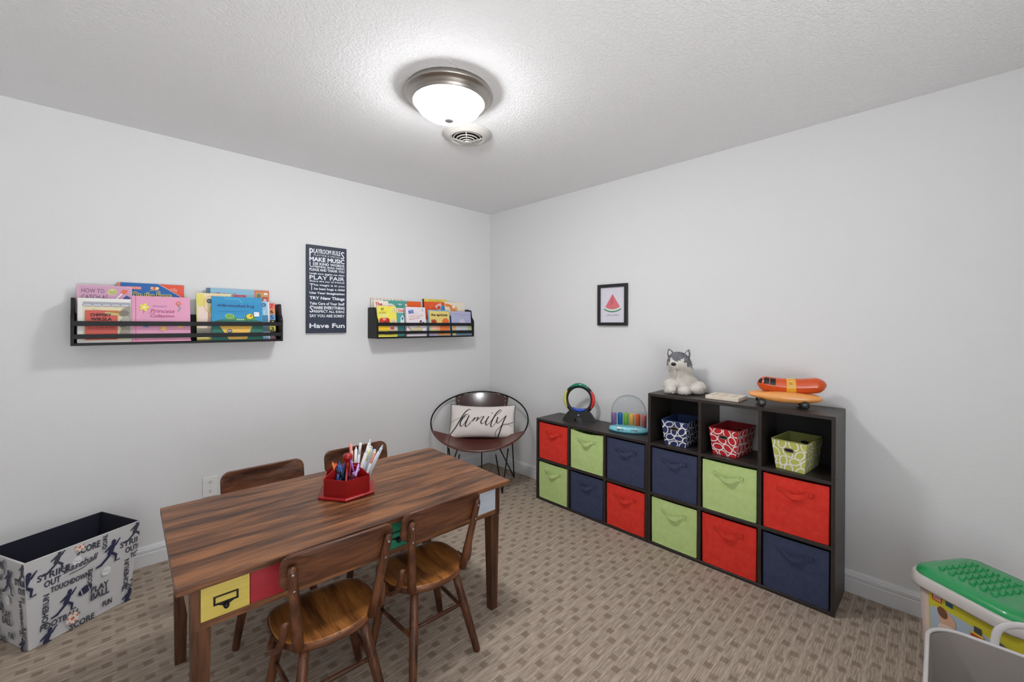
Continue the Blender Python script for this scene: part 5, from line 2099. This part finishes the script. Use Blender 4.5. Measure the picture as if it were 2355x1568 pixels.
# ------------------------------------------------------------------ sports fabric basket
def sports_basket():
    N_ = Vector((-2.8895, -.497, 0)); R__ = Vector((-2.5365, -.322, 0)); B_ = Vector((-2.6835, -.068, 0))
    ex = (R__ - N_); L = ex.length; ex.normalize()
    W = (B_ - R__).length
    ang = math.atan2(ex.y, ex.x)
    c = N_ + ex * L / 2 + Vector((-ex.y, ex.x, 0)) * W / 2
    t = thing('sports_basket', 'tapered grey fabric basket printed with sports words and navy lining', 'basket', c, ang)
    Hh = .365; T = .006
    k0 = .865
    grey = mat('basket_grey_cloth', (200, 199, 200), .85, bump=(400, .3))
    lin_ = mat('basket_navy_lining', (22, 24, 40), .85, bump=(200, .2))
    mb = MB()
    def cor(sx, sy, z, inn=0):
        f = z / Hh
        k = k0 + (1 - k0) * f
        ky = .88 + .12 * f
        return Vector((sx * (L / 2 * k - inn) - .006 * (1 - f), sy * (W / 2 * ky - inn), z))
    S4 = ((-1, -1), (1, -1), (1, 1), (-1, 1))
    o_ = [cor(*s, z) for z in (.002, Hh) for s in S4]
    i_ = [cor(*s, z, T) for z in (.008, Hh) for s in S4]
    mb.add(o_, [(0, 1, 5, 4), (1, 2, 6, 5), (2, 3, 7, 6), (3, 0, 4, 7), (0, 3, 2, 1)], grey)
    mb.add(o_[4:] + i_[4:], [(0, 1, 5, 4), (1, 2, 6, 5), (2, 3, 7, 6), (3, 0, 4, 7)], grey)
    NV = (44, 48, 76); DG = (66, 68, 80); OR = (214, 120, 84)

    def runner(d, x, y, s, c, fl=1):
        P = lambda pts: [(x + fl * s * a, y + s * b) for a, b in pts]
        d.ell(x + fl * s * .15, y + s * .92, s * .10, s * .11, c)
        d.poly(P([(-.12, .48), (.12, .44), (.26, .80), (.06, .86)]), c)
        d.poly(P([(.18, .78), (.42, 1.02), (.46, .98), (.26, .70)]), c)
        d.poly(P([(.02, .82), (-.26, .62), (-.22, .56), (.08, .70)]), c)
        d.poly(P([(-.12, .50), (-.10, .38), (-.40, .12), (-.62, .06), (-.60, .0), (-.34, .02), (.06, .36), (.10, .46)]), c)
        d.poly(P([(.0, .44), (.14, .46), (.34, .30), (.30, .02), (.46, .04), (.46, -.02), (.22, -.02), (.22, .24)]), c)

    def ball(d, x, y, r):
        d.ell(x, y, r, r, (226, 226, 228))
        d.line([(x - r * .8, y + r * .3), (x, y - r * .15), (x + r * .8, y - r * .2)], r * .10, (160, 160, 166))

    def soccer(d, x, y, r):
        d.ell(x, y, r, r, (228, 220, 214))
        d.ell(x, y, r * .30, r * .30, OR)
        for k in range(5):
            d.ell(x + r * .78 * math.cos(R(18 + 72 * k)), y + r * .78 * math.sin(R(18 + 72 * k)), r * .20, r * .20, OR)

    def football(d, x, y, s, a=20):
        d.ell(x, y, s, s * .58, NV, a)
        ca, sa = math.cos(R(a)), math.sin(R(a))
        for k in (-.5, .5):
            px, py = x + ca * s * k, y + sa * s * k
            d.line([(px - sa * -s * .46, py - ca * s * .46), (px, py), (px + sa * -s * .46, py + ca * s * .46)], s * .10, (216, 216, 222))

    def pattern(d, ox):
        X = lambda x: x + ox
        runner(d, X(.078), .285, .085, DG)
        d.text('STRIKE', X(.012), .270, .120, .026, DG, 0, 0, .0012)
        d.text('OUT', X(.038), .236, .060, .026, DG, 0, 0, .0012)
        d.text('HOMERUN', X(.058), .070, .135, .022, DG, 90, 0, .0010)
        d.text('SCORE', X(.158), .320, .095, .028, DG, 0, 0, .0014)
        soccer(d, X(.168), .352, .020)
        ball(d, X(.160), .296, .019)
        d.text('Baseball', X(.108), .262, .130, .028, DG, 3, .35, .0006)
        d.line([(X(.130), .250), (X(.190), .256), (X(.236), .280)], .003, DG)
        d.text('TOUCHDOWN', X(.062), .205, .150, .022, DG, 0, 0, .0010)
        runner(d, X(.122), .092, .090, NV)
        football(d, X(.198), .152, .030)
        d.text('FOOTBALL', X(.030), .060, .150, .024, DG, 0, 0, .0010)
        d.text('SCORE', X(.224), .160, .075, .018, DG, 90, 0, .0010)
        d.text('GOAL', X(.283), .300, .066, .020, DG, 90, 0, .0010)
        runner(d, X(.298), .225, .100, NV)
        ball(d, X(.285), .196, .020)
        d.text('PLAY', X(.222), .122, .075, .026, DG, 0, 0, .0012)
        d.text('BALL', X(.222), .090, .080, .028, DG, 0, 0, .0014)
        soccer(d, X(.150), .052, .026)
        d.text('SCORE', X(.140), .006, .100, .024, DG, 0, 0, .0012)
        d.text('FUN', X(.275), .035, .040, .024, DG, 0, 0, .0012)
        runner(d, X(.050), -.030, .090, NV)

    for (a, b_, off) in (((-1, -1), (1, -1), -.200), ((-1, 1), (-1, -1), -.26), ((1, -1), (1, 1), -.16)):
        p0, p1, q0, q1 = cor(*a, 0), cor(*b_, 0), cor(*a, Hh), cor(*b_, Hh)
        U = (p1 - p0).normalized(); mid = (p0 + p1) / 2; midt = (q0 + q1) / 2
        Vv = (midt - mid).normalized(); Nn = U.cross(Vv).normalized()
        wb = (p1 - p0).length / 2; wt = (q1 - q0).length / 2; LL = (midt - mid).length
        kx = .83
        area = [(-wb / kx, .003), (wb / kx, .003), (wt / kx, LL - .002), (-wt / kx, LL - .002)]
        d = Deco(mb, lambda u, v, e: mid + U * (u * kx) + Vv * v + Nn * e, area, .00008)
        d.e = .0009
        pattern(d, off)
        d2 = d
        d2.e = .0009
        pattern(d2, off + .335)
        d2.e = .0009
        pattern(d2, off - .335)
    mb.build('basket_cloth', None, t)
    mb = MB()
    mb.add(i_, [(1, 0, 4, 5), (2, 1, 5, 6), (3, 2, 6, 7), (0, 3, 7, 4), (0, 1, 2, 3)], lin_)
    mb.build('lining', None, t)
    mb = MB()
    rim = [cor(*s, Hh, .003) for s in S4]
    mb.tube([rim[0], rim[1]], .0036, grey, 8); mb.tube([rim[3], rim[0]], .0036, grey, 8)
    mb.tube([rim[1], rim[2]], .0036, lin_, 8); mb.tube([rim[2], rim[3]], .0036, lin_, 8)
    mb.build('rim', None, t)


sports_basket()


# ------------------------------------------------------------------ toy bin with green lid
def toy_bin():
    ang = R(-125.3)        # local x = A direction (to the camera), local y = left of it
    Ld, Wd = .368, .322
    L0 = Vector((-.411, -2.929, 0))
    A = Vector((math.cos(ang), math.sin(ang), 0)); Bv = Vector((math.sin(-ang), 0, 0))
    Bv = Vector((-A.y, A.x, 0))
    c = L0 + A * (Ld / 2) + Bv * (Wd / 2)
    t = thing('toy_bin', 'grey plastic toy bin with a green studded lid and yellow sticker', 'toy bin', c, ang)
    ZT = .388
    mb = MB()
    clear = mat('bin_plastic', (196, 176, 164), .4)
    out = rrect(Ld - .050, Wd - .050, .045)
    n = len(out)
    vs = []
    for z, k in ((.002, .90), (.010, .92), (ZT - .045, 1.0)):
        vs += [(x * k, y * k, z) for x, y in out]
    fs = [list(range(n - 1, -1, -1))] + [(a * n + i, a * n + (i + 1) % n, (a + 1) * n + (i + 1) % n, (a + 1) * n + i) for a in (0, 1) for i in range(n)]
    fs.append([2 * n + i for i in range(n)])
    mb.add(vs, fs, clear, True)
    mb.build('bin_body', None, t)
    mb = MB()
    rimc = mat('bin_rim_grey', (196, 190, 186), .35)
    prof = [(-.006, ZT - .050), (.000, ZT - .052), (.002, ZT - .046), (-.002, ZT - .016), (-.008, ZT - .010), (-.022, ZT - .010)]
    vs = []
    for d_, z in prof:
        vs += [(x, y, z) for x, y in rrect(Ld + 2 * d_, Wd + 2 * d_, .075 + d_, 8)]
    n = len(rrect(1, 1, .1, 8))
    fs = [(a * n + i, a * n + (i + 1) % n, (a + 1) * n + (i + 1) % n, (a + 1) * n + i) for a in range(len(prof) - 1) for i in range(n)]
    mb.add(vs, fs, rimc, True)
    mb.build('rim', None, t)
    mb = MB()
    g = mat('lid_green', (34, 150, 84), .22, coat=.3)
    prof = [(-.012, ZT - .012), (-.014, ZT - .002), (-.022, ZT + .010), (-.040, ZT + .018), (-.060, ZT + .016), (-.10, ZT + .016), (-.14, ZT + .016)]
    vs = []
    for d_, z in prof:
        vs += [(x, y, z) for x, y in rrect(Ld + 2 * d_, Wd + 2 * d_, max(.075 + d_, .012), 8)]
    fs = [(a * n + i, a * n + (i + 1) % n, (a + 1) * n + (i + 1) % n, (a + 1) * n + i) for a in range(len(prof) - 1) for i in range(n)]
    fs.append([(len(prof) - 1) * n + i for i in range(n)])
    mb.add(vs, fs, g, True)
    for i in range(6):
        for j in range(6):
            x = -.104 + .031 * i; y = -.078 + .031 * j
            mb.lathe([(0, .008), (.007, .008), (.0085, .0065), (.0095, 0)], g, 14, Matrix.Translation((x, y, ZT + .0155)))
    mb.build('lid', None, t)
    # sticker on the side that faces the room (local -y)
    mb = MB()
    y_ = -(Wd - .050) / 2
    def mp(u, v, e):
        k = .905 + .095 * (v / (ZT - .045))
        return (u, y_ * k - .0012 - e, v)
    d = Deco(mb, mp, None, .0003)
    out = [(-.110, .120), (.130, .120), (.145, .140), (.145, .336), (-.130, .336), (-.130, .140)]
    out = [(u_ + .024, v_) for u_, v_ in out]
    d.poly(out, (206, 196, 52))
    mp0 = d.mp
    d.mp = lambda u, v, e: mp0(u + .024, v + .036, e)
    d.poly([(-.126, .124), (.130, .124), (.142, .150), (.120, .215), (.060, .238), (-.020, .250), (-.090, .248), (-.126, .236)], (170, 186, 200))
    d.rect(-.118, .266, -.086, .292, (196, 50, 30)); d.rect(-.114, .271, -.090, .287, (236, 220, 200))
    d.text('LEGO', -.112, .274, .020, .010, (196, 50, 30), 0, 0, .0004)
    d.rect(-.074, .270, -.052, .286, (40, 96, 116))
    d.ell(-.070, .214, .026, .030, (214, 170, 140)); d.ell(-.084, .236, .016, .020, (120, 76, 50), 20)
    d.ell(-.060, .180, .040, .020, (224, 200, 190))
    d.rect(.000, .190, .036, .226, (178, 52, 40)); d.rect(.000, .226, .036, .234, (226, 190, 60)); d.rect(.010, .234, .030, .256, (60, 66, 76))
    d.ell(.080, .216, .012, .008, (226, 224, 200)); d.ell(.090, .240, .026, .006, (90, 92, 100), -20)
    mb.build('sticker', None, t, (0, 0, 0))


toy_bin()


def grey_tub():
    x0, x1, y0, y1 = -1.15, -.700, -3.42, -3.010
    zt = .338
    c = Vector(((x0 + x1) / 2, (y0 + y1) / 2, 0))
    t = thing('grey_tub', 'open grey plastic tub with raised rim, in front of the toy bin', 'tub', c)
    W, D = x1 - x0, y1 - y0
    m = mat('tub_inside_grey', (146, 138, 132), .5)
    mr = mat('tub_rim_grey', (196, 192, 190), .4)
    mb = MB()
    n = 8
    def ring(k, z, inn=0.0):
        return [(x, y, z) for x, y in rrect(W * k - 2 * inn, D * k - 2 * inn, .085 * k, n)]
    N = len(ring(1, 0))
    L = [ring(.84, .002), ring(.86, .006), ring(1.0, zt)]
    fs = [(a * N + i, a * N + (i + 1) % N, (a + 1) * N + (i + 1) % N, (a + 1) * N + i) for a in (0, 1) for i in range(N)] + [list(range(N - 1, -1, -1))]
    mb.add([p for r_ in L for p in r_], fs, mr, True)
    mb.build('outer_wall', None, t)
    mb = MB()
    L = [ring(.84, .010, .006), ring(.87, .018, .006), ring(1.0, zt - .001, .006)]
    mb.add([p for r_ in L for p in r_], fs[:-1] + [list(range(N))], m, True)
    for s in (-.10,):
        mb.tube([(W / 2 * .90 - .007, s, .03), (W / 2 - .010, s, zt - .01)], .0035, mr, 8)
    mb.build('inner_wall', None, t)
    mb = MB()
    mb.tube([Vector(p) for p in ring(1.0, zt)], .0058, mr, 10, closed=True)
    mb.build('rim', None, t)
    mb = MB()
    pts = smooth_path([(W / 2 + .002, .060, zt - .004), (W / 2 + .012, .050, zt + .050), (W / 2 + .020, .008, zt + .080), (W / 2 + .020, -.05, zt + .082), (W / 2 + .012, -.10, zt + .050), (W / 2 + .002, -.115, zt - .004)], 6)
    mb.tube(pts, [(.004, .010)] * len(pts), mr, 10, flatn=(1, 0, 0))
    mb.build('handle', None, t)


grey_tub()
